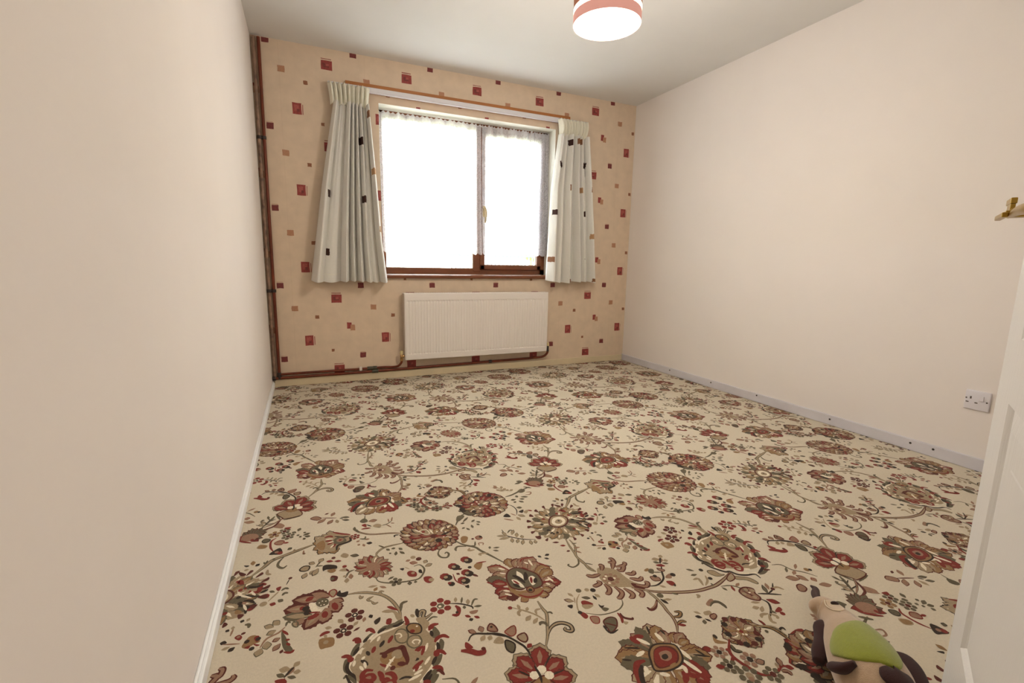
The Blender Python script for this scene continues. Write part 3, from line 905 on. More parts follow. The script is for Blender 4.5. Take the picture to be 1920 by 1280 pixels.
[2,2,8,0,406,261,419,260,433,240,417,239,403,248],
[2,4,9,0,401,249,431,237,416,229,401,232],
[2,1,5,0,446,234,449,226,458,223,446,217,443,225],
[3,4,6,11,396,287,388,305],
[3,3,7,17,387,269,365,286],
[3,4,8,13,386,270,368,284],
[2,1,8,0,362,262,377,259,370,248,364,251],
[0,4,9,4,387,262,397,283],
[2,2,6,0,379,232,393,219,394,205,383,200,378,212],
[1,2,7,3,398,202,418,193,408,174,394,180],
[1,3,8,4,420,172,433,180,449,180,458,170,449,151,433,139,418,136,418,151],
[0,3,9,5,422,168,435,157,448,145],
[0,1,10,6,411,160,416,134,441,136],
[0,1,11,6,413,163,417,149],
[0,2,2,8,475,186,474,166,465,150],
[0,3,3,8,481,183,480,167,489,157,499,152,503,157],
[0,4,20,4,614,177,607,145,604,116,595,91,577,68],
[0,6,21,6,604,116,623,111,636,122,622,130],
[0,6,21,5,599,92,616,95,627,88],
[0,2,22,9,599,89,616,79],
[0,6,74,5,242,1032,263,1023,282,1009,290,990,292,971,292,957],
[0,2,75,4,811,-5,813,7,812,19],
[0,5,75,9,262,1008,263,999],
[0,1,75,6,293,986,302,995,313,996,313,987],
[0,1,41,17,288,930,287,904,278,882],
[0,1,38,17,232,901,248,892,259,877],
[0,1,43,17,316,941,305,912,298,891],
[0,1,39,17,248,869,249,854,252,841],
[0,1,75,17,277,958,258,937],
[0,1,50,17,359,935,345,901],
[0,1,51,17,387,941,380,915],
[0,1,40,12,237,866,251,868,251,856],
[0,5,41,12,234,860,238,847],
[0,2,62,9,150,1022,124,999,115,983,117,961,125,935,135,916,155,906],
[0,2,63,8,124,999,114,1000],
[0,1,14,10,659,28,656,14],
[3,3,25,22,86,1014,62,1027],
[3,2,26,18,85,1014,65,1026],
[5,7,1,64,28,6,94,1002],
[0,5,63,6,140,1008,135,991,149,981],
[5,7,1,65,32,6,146,957],
[3,1,66,21,152,944,175,941],
[3,7,67,17,153,944,172,941],
[0,2,66,8,117,980,97,967],
[5,5,1,67,30,6,85,962],
[3,2,68,16,72,965,53,974],
[5,5,4,69,40,7,106,924],
[5,5,3,70,32,6,160,906],
[0,2,71,8,178,906,198,915,209,910],
[3,2,72,15,206,912,221,898],
[3,3,73,17,199,913,212,936],
[3,7,74,13,200,914,211,933],
[3,4,75,10,188,912,194,927],
[0,7,73,6,187,904,200,899,200,887],
[0,5,3,5,731,108,750,117,766,111,770,95,768,84],
[2,7,66,0,703,81,719,82,718,72,702,66,698,74],
[3,1,1,13,678,84,663,95],
[3,4,2,10,685,96,672,110],
[3,1,2,8,681,78,690,63],
[3,5,3,13,677,76,666,63],
[0,5,10,4,163,676,182,643,214,615,225,590,246,553,274,500],
[2,6,27,0,245,418,256,371,289,361,326,358,323,336,296,321,273,327,251,347,239,378],
[3,1,13,11,395,483,386,494],
[3,1,1,13,409,486,426,489],
[3,1,14,10,401,476,414,466],
[0,5,17,6,378,449,403,429],
[0,4,31,5,293,309,293,277,294,256,278,221,263,191,239,156],
[0,5,32,6,296,259,306,258,309,250],
[0,5,32,9,276,216,275,229,265,234,259,226],
[0,4,33,6,260,187,281,208,302,215,320,210,332,196,330,181,322,179,312,189,319,195],
[0,4,33,5,279,237,267,261,248,285,216,314],
[3,4,34,11,248,285,257,299],
[3,4,34,11,234,298,235,318],
[0,4,35,9,238,296,225,289,224,276],
[3,4,36,16,252,267,231,254],
[3,4,37,13,265,252,245,238],
[0,4,34,7,268,264,273,279,288,279],
[0,1,37,6,69,248,80,261,94,264,120,253,145,243,164,226,184,195,193,175,194,147,190,118],
[0,1,38,5,121,256,163,225],
[3,3,38,17,96,266,79,282],
[3,7,39,13,95,267,82,280],
[3,3,39,19,112,262,112,284],
[3,7,40,15,112,263,112,281],
[1,3,39,4,126,263,140,282,149,269,148,250],
[1,2,39,3,166,243,196,252,190,227,176,221,168,231],
[1,3,40,4,189,216,210,219,211,201,201,191,190,201],
[3,4,39,15,114,250,98,236],
[3,4,40,15,128,244,118,231],
[1,1,38,4,154,213,163,212,173,194,159,173,148,188],
[3,2,38,15,197,173,212,181],
[2,2,38,0,60,247,67,243,74,224,56,229],
[0,2,40,16,43,227,63,218,78,205,92,203,98,211],
[0,5,34,8,131,65,146,14],
[0,5,12,8,158,10,214,18],
[0,3,35,8,-383,1041,-406,999,-435,989],
[0,1,36,4,119,40,82,-33],
[0,1,37,4,112,27,104,46],
[0,1,38,4,103,9,81,32],
[0,1,39,4,-440,1013,-465,1030],
[0,1,39,4,106,15,132,27],
[0,1,40,4,-437,1019,-408,1022],
[2,7,36,0,-407,992,-389,1000,-376,973],
[0,5,53,4,568,934,517,917,472,898,440,892],
[2,5,54,0,504,916,529,931,537,909,515,899],
[0,5,54,9,545,944,571,921],
[0,7,55,6,535,897,553,890,543,875,523,877],
[3,5,4,24,564,986,537,1003],
[3,5,5,16,555,986,520,980],
[3,7,1,15,437,980,431,1002],
[3,7,3,15,438,973,421,986],
[3,4,1,15,451,962,460,984],
[3,4,48,15,439,947,428,964],
[3,4,54,15,455,941,434,950],
[3,4,55,15,454,948,469,961],
[3,4,56,13,465,937,475,946],
[3,4,57,15,478,932,493,939],
[0,4,58,4,437,987,449,956,478,932],
[3,5,54,15,483,869,485,886],
[3,5,55,15,471,856,449,859],
[3,5,54,13,465,842,453,835],
[3,5,1,15,477,843,492,825],
[3,5,2,15,486,856,506,848],
[3,5,56,15,498,869,526,858],
[0,4,36,4,5,786,-29,802,-97,821,-135,853,-145,874],
[0,5,37,9,-143,888,-145,871,-130,849],
[0,1,37,6,-7,782,-21,783,-23,773],
[0,4,32,4,-3,728,-41,728,-69,724,-91,704,-95,687],
[0,5,33,6,-80,744,-64,725],
[3,5,33,12,-51,702,-60,716],
[3,5,33,10,-48,687,-56,685],
[3,5,33,12,-32,689,-38,668],
[3,5,33,12,-22,685,-9,666],
[3,5,34,12,-21,705,-12,691],
[3,5,34,12,-45,709,-31,709],
[0,5,18,7,103,650,91,625,96,604,113,597,123,612,118,624,111,617],
[0,5,11,8,188,630,163,640,151,630,150,618],
[0,5,11,6,205,628,216,624,225,646],
[1,2,11,3,234,669,251,673,254,655,237,652],
[0,7,11,5,231,618,233,632,247,627,242,616],
[0,4,12,9,196,617,189,605,208,602],
[0,4,11,9,218,564,216,575,243,569],
[3,5,11,10,256,588,261,601],
[3,5,11,10,268,588,290,584],
[3,5,11,10,263,577,280,566],
[2,5,33,0,215,822,233,815,223,794,208,788],
[0,5,51,7,247,829,222,813,192,765],
[3,5,52,11,223,776,251,802],
[3,5,53,11,212,769,227,768],
[3,5,53,11,252,764,268,776],
[3,5,54,11,270,763,282,749],
[3,5,55,11,265,747,273,735],
[3,5,1,11,207,735,219,742],
[3,5,1,11,246,749,245,726],
[3,5,2,11,223,735,230,718],
[0,5,23,6,-166,644,-183,638,-195,614],
[3,4,24,12,-191,625,-201,621],
[3,7,24,16,-179,628,-179,603],
[3,4,25,16,-190,612,-194,590],
[0,3,24,6,-189,657,-183,642],
[0,5,15,6,-112,584,-105,561,-81,544,-49,534,-14,528,9,530,27,552,32,572,23,593,5,592],
[5,5,1,16,26,5,-59,540],
[3,5,17,10,-79,559,-60,567],
[3,1,16,15,-24,511,-21,526],
[3,5,17,11,-24,512,-22,523],
[3,5,16,11,-4,524,-7,513],
[2,2,16,0,-21,568,-9,575,6,561,2,542,-17,549],
[2,1,16,0,16,570,23,567,22,550,13,558],
[0,4,16,3,-22,598,-10,584],
[2,1,17,0,-38,596,-25,595,-30,584],
[3,7,1,13,2,629,-14,626],
[3,2,17,19,19,604,-4,615],
[3,7,18,15,18,604,-1,614],
[3,5,16,18,37,595,50,608],
[3,4,17,14,37,596,48,606],
[3,5,17,19,37,578,61,584],
[3,4,18,15,38,578,58,583],
[2,2,16,0,22,530,41,526,47,507,32,497,20,510],
[3,4,16,11,-112,544,-138,547],
[3,6,17,13,-113,537,-124,523],
[3,7,18,11,-106,538,-89,524],
[4,2,11,22,163,565],
[4,2,1,22,117,547],
[4,2,1,22,81,509],
[4,2,11,22,146,503],
[4,2,12,22,126,474],
[2,1,1,0,123,444,136,447,132,433],
[0,2,13,4,107,511,107,475,128,446],
[0,3,12,9,159,490,174,472],
[3,3,2,11,127,524,141,527],
[3,3,14,11,125,500,118,511],
[0,2,11,6,190,534,222,530],
[5,2,5,7,44,6,37,394],
[0,1,8,5,61,394,90,381,115,360,116,349],
[3,4,9,11,79,392,85,411],
[0,5,9,6,93,383,102,404],
[3,4,10,13,108,370,115,391],
[0,5,11,6,116,363,130,382,141,381],
[3,5,12,10,121,357,143,352],
[3,5,9,11,97,371,95,358],
[0,2,9,12,75,380,80,364,70,345,57,350],
[3,2,10,11,101,323,88,335],
[3,2,1,11,110,323,122,311],
[3,1,11,13,105,315,93,314],
[0,4,19,6,-71,394,-71,420,-82,462,-102,496,-135,521,-168,534,-195,538],
[0,4,20,4,-101,499,-109,510,-106,516,-97,511],
[0,5,20,9,-68,415,-60,443,-43,447],
[0,4,20,4,-163,521,-162,508,-154,514],
[0,4,20,4,-128,503,-145,495,-135,484],
[0,4,21,4,-135,484,-130,472,-119,474],
[2,2,21,0,-100,446,-87,444,-73,421,-89,431],
[2,1,20,0,-225,550,-213,564,-210,551,-192,551,-198,531,-213,534],
[2,4,21,0,-242,557,-240,571,-228,574,-222,560,-232,542],
[0,5,7,6,729,477,733,491,741,485],
[2,4,8,0,745,483,757,481,757,463,747,470],
[0,7,8,6,728,475,713,460,687,450,674,425],
[3,5,5,22,714,489,699,510],
[3,4,6,18,713,490,701,507],
[3,5,7,20,701,486,678,499],
[3,4,8,16,700,486,680,497],
[3,5,9,21,707,472,685,463],
[3,4,10,17,707,471,688,464],
[0,2,9,7,722,465,736,444],
[0,2,9,7,731,429,740,425],
[0,2,8,7,733,417,741,406],
[0,2,8,7,727,390,743,382,751,388],
[3,3,10,17,718,441,700,434],
[3,7,11,13,717,441,703,435],
[3,3,9,19,719,421,703,402],
[3,7,10,15,718,421,704,404],
[3,3,11,10,725,399,720,388],
[3,5,12,25,688,440,690,413],
[3,4,13,21,688,439,689,416],
[3,5,14,25,677,422,668,398],
[3,4,15,21,676,422,669,401],
[2,2,9,0,658,465,667,470,672,457,665,448],
[2,2,10,0,658,445,673,436,666,434],
[2,2,2,0,639,440,651,443,649,433],
[2,2,2,0,613,484,623,491,631,479,625,470],
[0,3,3,8,627,490,637,493],
[0,7,1,5,603,494,607,519],
[3,1,2,11,598,513,590,520],
[3,1,1,15,598,473,583,479],
[3,1,1,15,618,451,604,441],
[3,4,2,11,607,456,589,453],
[0,7,3,5,589,471,628,458],
[3,1,1,12,622,534,627,544],
[3,4,1,10,635,534,642,544],
[0,5,1,9,632,523,642,519,642,507],
[3,4,3,10,605,516,606,528],
[5,3,1,20,34,5,-183,448],
[5,3,1,21,34,5,865,405],
[0,2,22,10,809,408,821,415,833,413],
[0,4,23,8,821,409,823,397],
[3,4,22,16,-214,430,-225,448],
[3,4,22,13,838,426,822,433],
[3,4,22,11,-191,409,-177,422],
[3,3,22,8,-192,391,-175,399],
[3,7,21,11,-165,414,-159,430],
[3,1,21,13,-143,420,-146,434],
[2,1,22,0,-139,406,-122,415,-125,400,-136,392],
[0,7,7,8,586,366,598,373,601,389,592,395],
[0,7,8,8,588,352,614,348,626,354,625,364],
[3,4,23,20,743,330,720,339],
[0,1,24,6,731,311,743,325,752,334],
[3,4,25,16,750,334,764,346],
[3,4,25,15,750,319,766,315],
[2,2,25,0,713,311,732,308,737,294,717,301],
[2,6,8,0,605,591,620,579,615,571,603,576],
[2,7,50,0,610,620,628,616,624,604,611,613],
[0,4,1,5,681,594,698,616,706,627],
[3,5,2,11,696,628,682,639],
[2,2,3,0,699,645,712,648,708,630,702,633],
[0,5,4,8,713,628,723,635,732,628],
[0,5,1,8,716,605,722,614,731,610],
[3,5,3,16,706,591,719,579],
[3,2,4,17,686,582,701,574],
[0,1,1,3,725,650,733,674],
[0,4,42,8,-452,727,-421,761,-400,787,-365,801,-321,816,-278,831],
[0,5,43,8,-367,792,-380,770,-381,749,-367,734,-356,743],
[0,5,43,6,657,790,662,779,668,795],
[0,4,43,9,682,716,671,725,671,745],
[0,5,43,10,-400,792,-391,793],
[2,1,1,0,602,795,618,788,610,783],
[3,1,43,14,635,777,646,786],
[3,6,44,16,628,785,626,808],
[2,3,42,0,592,765,611,749,612,740,599,742],
[3,4,43,11,605,768,618,767],
[0,4,45,7,636,714,653,699,670,700],
[0,7,43,6,-309,807,-309,787,-304,790],
[2,4,17,0,-270,856,-238,870,-216,883,-164,846,-164,814,-194,790,-216,769,-247,772,-269,800],
[5,2,3,38,24,6,-148,826],
[0,5,39,6,-134,807,-119,801,-114,815],
[3,7,40,11,-135,797,-147,791],
[3,7,1,11,-137,777,-144,769],
[3,7,1,11,-127,773,-124,756],
[3,7,40,11,-119,796,-103,794],
[3,1,2,17,-116,774,-98,766],
[0,5,38,9,-135,862,-145,871,-141,881],
[3,1,27,19,-172,723,-146,712],
[3,5,28,15,-171,722,-149,713],
[0,5,43,5,-275,701,-253,737],
[3,5,44,20,-277,719,-294,732],
[3,4,45,16,-278,720,-292,730],
[3,5,46,20,-266,723,-251,739],
[3,4,47,16,-265,724,-253,737],
[1,1,46,4,-320,707,-308,719,-292,712,-297,693,-315,696],
[3,1,1,20,-301,683,-312,658],
[3,4,2,16,-301,682,-311,661],
[3,5,47,19,-277,686,-292,671],
[3,4,48,15,-278,685,-290,673],
[3,1,49,22,-268,691,-285,660],
[3,4,50,18,-269,690,-283,662],
[0,5,50,5,-273,705,-254,701],
[2,1,51,0,-254,697,-240,700,-216,686,-217,669,-245,676,-255,672],
[3,2,48,13,-224,712,-244,719],
[3,2,52,11,-220,710,-200,704],
[2,3,1,0,-236,631,-230,641,-215,630,-220,612,-234,614],
[0,5,41,5,83,-27,107,9,129,49],
[3,5,42,17,93,-9,79,10],
[3,4,43,13,-441,1013,-453,1030],
[3,5,44,15,100,6,83,26],
[3,4,45,11,99,6,85,24],
[3,5,45,10,108,33,104,59],
[3,5,42,10,115,18,126,50],
[3,5,45,10,95,32,84,36],
[0,7,46,4,93,-20,119,-7,139,8,155,26],
[0,3,35,14,-496,945,-471,935,-446,933],
[2,7,36,0,-485,959,-461,971,-449,945,-471,943],
[0,2,2,7,-394,917,-409,902,-409,867,-400,839],
[5,5,3,37,28,6,-370,951],
[2,2,38,0,-371,974,-349,971,-360,958],
[5,6,3,38,28,5,-401,941],
[5,5,3,39,30,6,-358,913],
[2,5,39,0,-437,913,-428,925,-412,914,-418,901,-431,901],
[1,2,40,3,-398,887,-383,897,-368,886,-377,869,-392,875],
[0,2,41,9,-370,876,-355,873],
[1,4,2,3,-449,878,-440,894,-420,881,-424,868,-438,869],
[2,1,43,0,-400,839,-379,850,-372,813,-397,818,-411,824],
[3,1,43,16,-357,830,-344,838],
[3,5,44,12,-356,831,-346,836],
[3,4,45,8,-341,815,-334,826],
[3,5,40,15,-333,925,-346,936],
[3,5,41,15,-327,934,-320,953],
[3,5,40,12,-322,909,-332,906],
[3,5,41,11,-317,891,-322,899],
[3,5,42,15,-311,900,-288,907],
[3,5,43,15,-306,892,-288,885],
[3,5,44,12,-309,883,-306,871],
[3,5,43,12,-311,916,-301,917],
[1,3,2,3,-287,1005,-269,1016,-250,996,-264,984],
[3,3,3,22,-235,985,-264,963],
[3,7,4,18,-236,984,-262,965],
[3,3,5,20,-211,969,-231,943],
[3,7,6,16,-211,968,-229,946],
[0,3,7,5,-250,996,-199,976],
[3,7,8,18,-216,995,-203,1021],
[3,4,6,15,-200,964,-196,938],
[3,1,1,15,-183,975,-154,964],
[3,5,2,11,-182,975,-157,965],
[3,1,2,14,-181,956,-156,943],
[3,5,3,10,-181,956,-158,944],
[3,3,9,10,-238,1016,-223,1023],
[0,1,4,5,-188,971,-177,961],
[0,5,35,4,-106,920,-100,955],
[3,3,2,24,-93,909,-63,907],
[3,7,3,20,-92,908,-66,907],
[2,2,37,0,-120,890,-105,896,-105,872],
[0,2,38,8,-123,865,-109,865,-92,861],
[0,1,39,5,-103,889,-88,871],
[0,5,37,4,-54,864,-33,867,-13,883],
[0,7,38,5,-26,876,-25,900],
[0,7,38,5,-17,878,-9,906],
[0,7,38,5,-21,868,-8,862],
[0,7,39,5,-37,863,-23,839],
[0,4,22,4,520,548,511,505,507,471,501,430,508,391,519,356],
[3,2,23,11,482,516,500,509],
[3,3,23,10,486,479,499,479],
[3,3,16,11,466,541,489,534],
[0,5,23,5,524,510,542,507],
[3,7,23,10,517,487,540,483],
[3,7,23,10,514,473,528,453],
[0,5,23,6,501,430,488,408,464,400,454,413,458,420],
[0,1,1,5,336,678,338,638,364,611,388,593,422,579],
[3,5,2,15,338,637,332,665],
[3,4,3,11,338,638,333,662],
[3,5,4,15,341,634,305,648],
[3,4,5,11,340,634,308,647],
[3,5,6,15,346,624,305,626],
[3,4,7,11,345,624,308,626],
[3,5,7,15,356,635,375,662],
[3,4,8,11,356,636,373,660],
[3,5,9,15,366,615,378,641],
[3,4,10,11,366,615,377,639],
[3,5,11,15,383,602,387,621],
[3,4,12,11,383,603,387,618],
[3,5,8,15,349,618,340,591],
[3,4,9,11,348,617,341,594],
[3,5,10,15,368,605,354,583],
[3,4,11,11,368,604,356,585],
[3,5,13,15,382,594,366,568],
[3,4,14,11,381,593,368,570],
[3,5,2,15,402,583,396,556],
[3,4,3,11,402,582,396,559],
[3,5,3,15,418,577,412,557],
[3,4,4,11,418,576,413,560],
[0,5,9,6,347,651,362,664,370,656],
[0,1,7,4,424,833,438,813,440,780,426,749],
[3,5,8,19,447,799,468,790],
[3,5,9,15,448,798,465,791],
[2,1,11,0,374,755,395,772,400,744],
[0,7,12,8,371,741,399,718],
[3,5,8,20,430,748,452,727],
[3,4,9,16,431,747,450,729],
[3,4,10,16,420,736,425,710],
[2,1,10,0,443,768,466,775,453,754],
[0,2,2,9,481,764,493,754],
[0,7,9,6,409,766,422,746],
[1,1,52,4,241,870,268,854,293,818,264,809,245,832],
[0,4,76,4,299,972,295,1005,271,1020,246,1024],
[0,2,6,11,-163,378,-152,382,-142,364],
[0,2,7,11,883,362,895,364,901,348],
[0,2,11,11,854,321,868,318,876,304],
[0,2,4,11,15,333,-3,334,-13,320],
[0,2,6,11,28,278,16,290,1,288,-9,278],
[0,2,10,11,7,231,-2,245,-14,247,-16,234],
[0,2,16,11,-13,188,-18,202,-33,206],
[0,2,16,11,-45,171,-61,178],
[0,2,20,11,-61,393,-59,367,-66,363],
[4,2,20,11,-104,387],
[4,2,21,11,-102,394],
[4,2,8,11,895,356],
[4,2,12,11,874,305],
[4,2,5,11,-6,329],
[4,2,11,11,-14,241],
[1,1,21,4,-64,353,-52,361,-34,353,-29,336,-36,321,-53,325,-63,338],
[4,2,22,9,-53,334],
[4,8,22,4,-39,346],
[0,2,18,8,912,220,916,243,900,245,889,232,900,216,916,221],
[0,2,17,8,930,210,954,212,960,198,946,186,934,195,938,205,950,200],
[0,3,17,8,-26,196,-18,191,-12,177],
[0,3,16,8,-67,161,-47,153],
[1,3,19,4,872,178,904,191,896,168,869,163],
[4,1,18,10,828,237],
[4,1,20,10,824,196],
[4,8,21,5,882,105],
[4,4,21,9,883,118],
[4,4,21,9,898,108],
[4,4,21,9,880,85],
[4,4,20,9,863,107],
[4,3,25,9,960,90],
[4,2,22,10,895,10],
[4,6,38,12,61,109],
[4,1,39,8,71,104],
[5,7,3,20,42,9,541,309],
[4,8,21,6,534,325],
[4,8,21,6,553,308],
[4,8,21,6,526,295],
[4,8,21,6,523,317],
[4,5,19,14,630,195],
[1,3,26,3,706,297,722,282,714,276,705,285],
[4,1,22,9,674,269],
[4,1,20,12,730,253],
[4,1,4,12,463,288],
[4,5,1,12,423,302],
[4,4,5,10,447,296],
[4,1,7,9,381,226],
[0,2,38,15,442,31,419,31,403,13,394,-10,388,-24],
[0,2,30,15,9,1014,13,992,9,964,9,950],
[0,2,32,15,-14,1003,-21,983,-4,967],
[0,2,16,15,459,104,456,94,464,77],
[0,2,17,15,462,100,487,93],
[0,2,34,15,-30,995,-33,981,-47,968],
[0,1,39,12,-108,1045,-122,1030,-133,1011,-138,997],
[0,8,18,11,466,93,485,65],
[0,8,8,11,522,90,524,60],
[0,8,31,11,544,24,548,-10],
[0,8,33,11,-6,1020,8,974],
[0,8,18,11,458,54,431,49],
[0,8,40,11,431,18,423,-3],
[0,8,35,11,-45,1008,-20,1003,-24,987],
[0,8,39,11,-84,1010,-65,997],
[0,1,17,6,419,81,440,72,453,64],
[0,1,18,6,393,54,412,44],
[0,1,26,6,45,1031,54,1008],
[0,1,28,6,29,1021,63,1001],
[0,1,9,6,517,117,508,93],
[0,1,17,6,542,94,543,76],
[0,6,76,9,292,957,297,921,288,888],
[0,6,44,9,313,954,309,911],
[0,6,76,9,279,945,274,920,260,894],
[4,7,70,10,102,916],
[1,3,67,3,703,81,719,82,718,72,702,66,698,74],
[0,8,13,7,332,481,341,468],
[0,8,13,7,350,487,349,456],
[0,8,22,7,353,378,373,378],
[0,8,25,7,350,367,358,356],
[0,8,11,7,245,485,261,470],
[0,8,13,7,241,461,256,451],
[0,8,28,7,221,385,237,375],
[0,8,29,7,220,371,235,357],
[0,8,23,7,367,389,374,365],
[0,2,14,6,218,500,250,496,274,460],
[0,2,14,6,320,486,334,498,370,493],
[0,2,15,6,314,461,328,442],
[0,2,18,6,369,466,396,428],
[0,2,15,6,202,424,189,437],
[0,2,29,6,199,383,217,402],
[0,2,30,6,196,362,226,361],
[0,2,28,7,254,353,276,333,309,330,330,344],
[0,7,29,10,264,352,298,335],
[4,2,34,9,211,314],
[4,1,40,5,139,270],
[4,3,41,8,96,212],
[2,4,47,0,134,64,153,27,161,16,218,24,209,66,198,87,168,82],
[2,7,37,0,-498,973,-468,975,-450,954,-469,928,-500,944],
[3,3,54,34,130,714,163,696],
[3,4,55,28,131,713,160,697],
[3,1,56,34,124,706,148,677],
[3,6,57,28,125,705,146,679],
[3,3,58,34,115,701,127,665],
[3,7,59,28,116,700,126,668],
[3,3,60,34,106,700,102,662],
[3,2,61,28,105,699,102,665],
[3,1,62,34,95,702,77,668],
[3,7,63,28,95,701,79,671],
[3,3,64,34,86,707,54,682],
[3,4,65,28,85,707,57,684],
[3,3,66,34,78,716,36,702],
[3,6,67,28,77,716,39,703],
[3,1,68,34,74,726,24,727],
[3,7,69,28,73,726,27,727],
[3,3,70,34,72,737,21,753],
[3,2,71,28,71,737,24,752],
[3,3,72,34,74,747,26,778],
[3,7,73,28,74,748,29,777],
[3,1,74,34,80,755,40,799],
[3,4,75,28,80,756,42,797],
[3,3,76,34,89,760,61,812],
[3,6,77,28,88,761,62,810],
[3,3,78,34,99,762,86,817],
[3,7,79,28,99,763,87,814],
[3,1,80,34,110,760,113,812],
[3,2,81,28,110,761,113,809],
[3,3,82,34,120,754,138,797],
[3,7,83,28,120,754,136,794],
[3,3,84,34,127,745,157,775],
[3,4,85,28,128,745,155,773],
[3,1,86,34,132,734,168,748],
[3,6,87,28,133,735,165,747],
[3,3,88,34,133,723,170,721],
[3,7,89,28,134,723,167,721],
[4,1,12,8,251,665],
[4,3,11,7,222,663],
[2,7,37,0,-131,647,-109,660,-90,635,-100,617,-124,622],
[4,2,2,10,-193,672],
[4,4,17,8,-4,561],
[4,4,2,12,12,638],
[4,3,19,13,27,623],
[4,4,17,12,40,510],
[4,1,12,20,170,555],
[4,1,3,20,124,538],
[4,1,2,20,88,500],
[4,1,13,20,153,494],
[4,1,14,20,133,466],
[4,1,1,14,91,469],
[4,1,12,9,164,522],
[1,2,22,4,-242,557,-240,571,-228,574,-222,560,-232,542],
[3,7,23,25,-241,549,-287,579],
[3,7,24,30,817,550,750,571],
[3,7,25,31,791,522,730,539],
[3,4,26,20,791,493,729,512],
[3,7,27,32,812,497,776,453],
[3,7,28,37,831,506,818,457],
[3,7,29,35,-237,530,-224,482],
[3,7,30,16,-235,532,-208,515],
[3,7,28,24,771,491,755,470],
[1,5,29,4,745,483,757,481,757,463,747,470],
[4,1,2,9,643,459],
[4,1,10,9,668,458],
[4,1,16,9,656,430],
[4,4,2,9,822,383],
[0,2,46,14,588,706,599,717,610,693],
[0,2,48,14,611,689,620,659,635,657],
[0,2,50,14,639,651,654,649,659,677,672,672],
[0,2,50,14,665,615,675,622,678,610],
[0,1,51,9,603,681,606,658,630,637,658,625],
[0,1,52,9,601,624,611,606,637,592,652,599],
[0,1,53,9,618,620,634,617,648,601],
[0,1,53,9,629,565,631,587,650,580],
[0,1,52,9,594,655,598,668],
[0,1,52,9,626,679,646,671,663,676],
[0,1,52,9,659,639,678,647],
[4,4,5,14,670,588],
[2,3,52,0,663,616,677,625,678,610,670,610],
[4,3,2,8,-345,675],
[2,6,18,0,-271,826,-249,843,-243,810,-251,783,-266,799],
[2,6,52,0,-243,671,-222,671,-220,657,-234,655],
[4,3,49,9,-222,729],
[4,2,3,10,-193,672],
[1,1,40,3,-437,913,-428,925,-412,914,-418,901,-431,901],
[3,4,54,34,571,623,607,596],
[3,4,55,28,572,622,605,598],
[3,5,56,34,559,614,577,574],
[3,5,57,28,560,613,576,577],
[3,4,58,34,546,610,542,565],
[3,4,59,28,546,609,543,568],
[3,5,60,34,533,612,509,571],
[3,6,61,28,532,611,511,573],
[3,4,62,34,522,619,484,589],
[3,4,63,28,522,619,486,591],
[3,5,64,34,517,631,470,617],
[3,5,65,28,516,630,473,618],
[3,4,66,34,518,644,471,651],
[3,4,67,28,517,644,474,650],
[3,5,68,34,525,656,488,683],
[3,6,69,28,524,657,490,682],
[3,4,70,34,536,666,517,708],
[3,4,71,28,536,666,518,705],
[3,5,72,34,550,670,554,719],
[3,5,73,28,550,671,554,716],
[3,4,74,34,564,668,590,714],
[3,4,75,28,564,669,588,712],
[3,5,76,34,574,660,617,694],
[3,6,77,28,575,661,615,692],
[3,4,78,34,579,648,630,663],
[3,4,79,28,580,649,627,662],
[3,5,80,34,578,635,626,628],
[3,5,81,28,579,635,623,628],
[2,3,22,0,428,596,446,589,440,575,429,579],
[3,1,55,39,348,851,393,828],
[3,4,56,33,349,851,391,829],
[3,3,57,39,341,844,373,809],
[3,6,58,33,341,843,371,811],
[3,1,59,39,331,840,347,799],
[3,2,60,33,331,839,346,801],
[3,3,61,38,320,841,318,799],
[3,2,62,32,320,840,318,802],
[3,1,63,37,310,845,290,810],
[3,7,64,31,309,844,291,813],
[3,3,65,37,301,852,268,830],
[3,4,66,31,300,852,270,832],
[3,1,67,39,296,862,254,856],
[3,6,68,33,295,862,257,856],
[3,3,77,39,295,872,251,885],
[3,2,78,33,294,873,254,884],
[3,1,79,39,299,882,260,911],
[3,2,80,33,298,883,262,910],
[3,3,81,39,306,890,279,933],
[3,7,82,33,305,891,281,930],
[3,1,83,39,316,894,306,944],
[3,4,84,33,316,895,307,941],
[3,3,85,39,327,894,337,944],
[3,6,86,33,327,895,337,942],
[3,1,87,39,338,890,367,933],
[3,2,88,33,338,891,365,930],
[3,3,89,39,346,882,390,911],
[3,2,90,33,347,883,387,909],
[3,1,91,39,351,872,403,883],
[3,7,92,33,352,872,400,883],
[3,3,93,39,352,861,404,854],
[3,4,94,33,353,861,401,855],
[0,8,16,6,-108,272,-122,258,-136,241],
[0,8,17,4,-122,268,-114,259],
[0,8,18,4,-130,256,-120,247],
[2,6,40,0,480,56,497,60,518,54,541,41,540,20,530,0,510,-12,478,-14,455,-7,445,2,454,24,464,43],
[4,7,74,16,734,7],
[4,3,70,12,729,55],
[4,3,72,12,750,46],
[4,3,72,12,770,31],
[4,3,75,12,232,1008],
[4,3,56,12,199,987],
[4,3,63,12,166,1003],
[4,1,71,12,713,42],
[4,1,66,12,178,993],
[4,1,76,12,219,993],
[4,1,63,12,695,13],
[2,5,28,0,249,428,264,456,288,467,308,459,321,445,337,426,345,406,342,374,330,360,304,359,289,372,271,368,255,379,246,394],
[3,3,39,50,200,110,226,164],
[3,2,40,44,200,111,225,162],
[3,3,48,48,186,102,163,157],
[3,2,49,42,185,103,164,155],
[3,3,50,49,172,90,123,122],
[3,2,51,43,171,91,125,121],
[3,3,51,48,206,94,260,110],
[3,2,52,42,207,94,257,109],
[3,3,53,49,203,74,259,61],
[3,2,54,43,204,73,256,61],
[0,1,53,4,241,133,212,109],
[0,1,55,5,248,82,215,81,200,73],
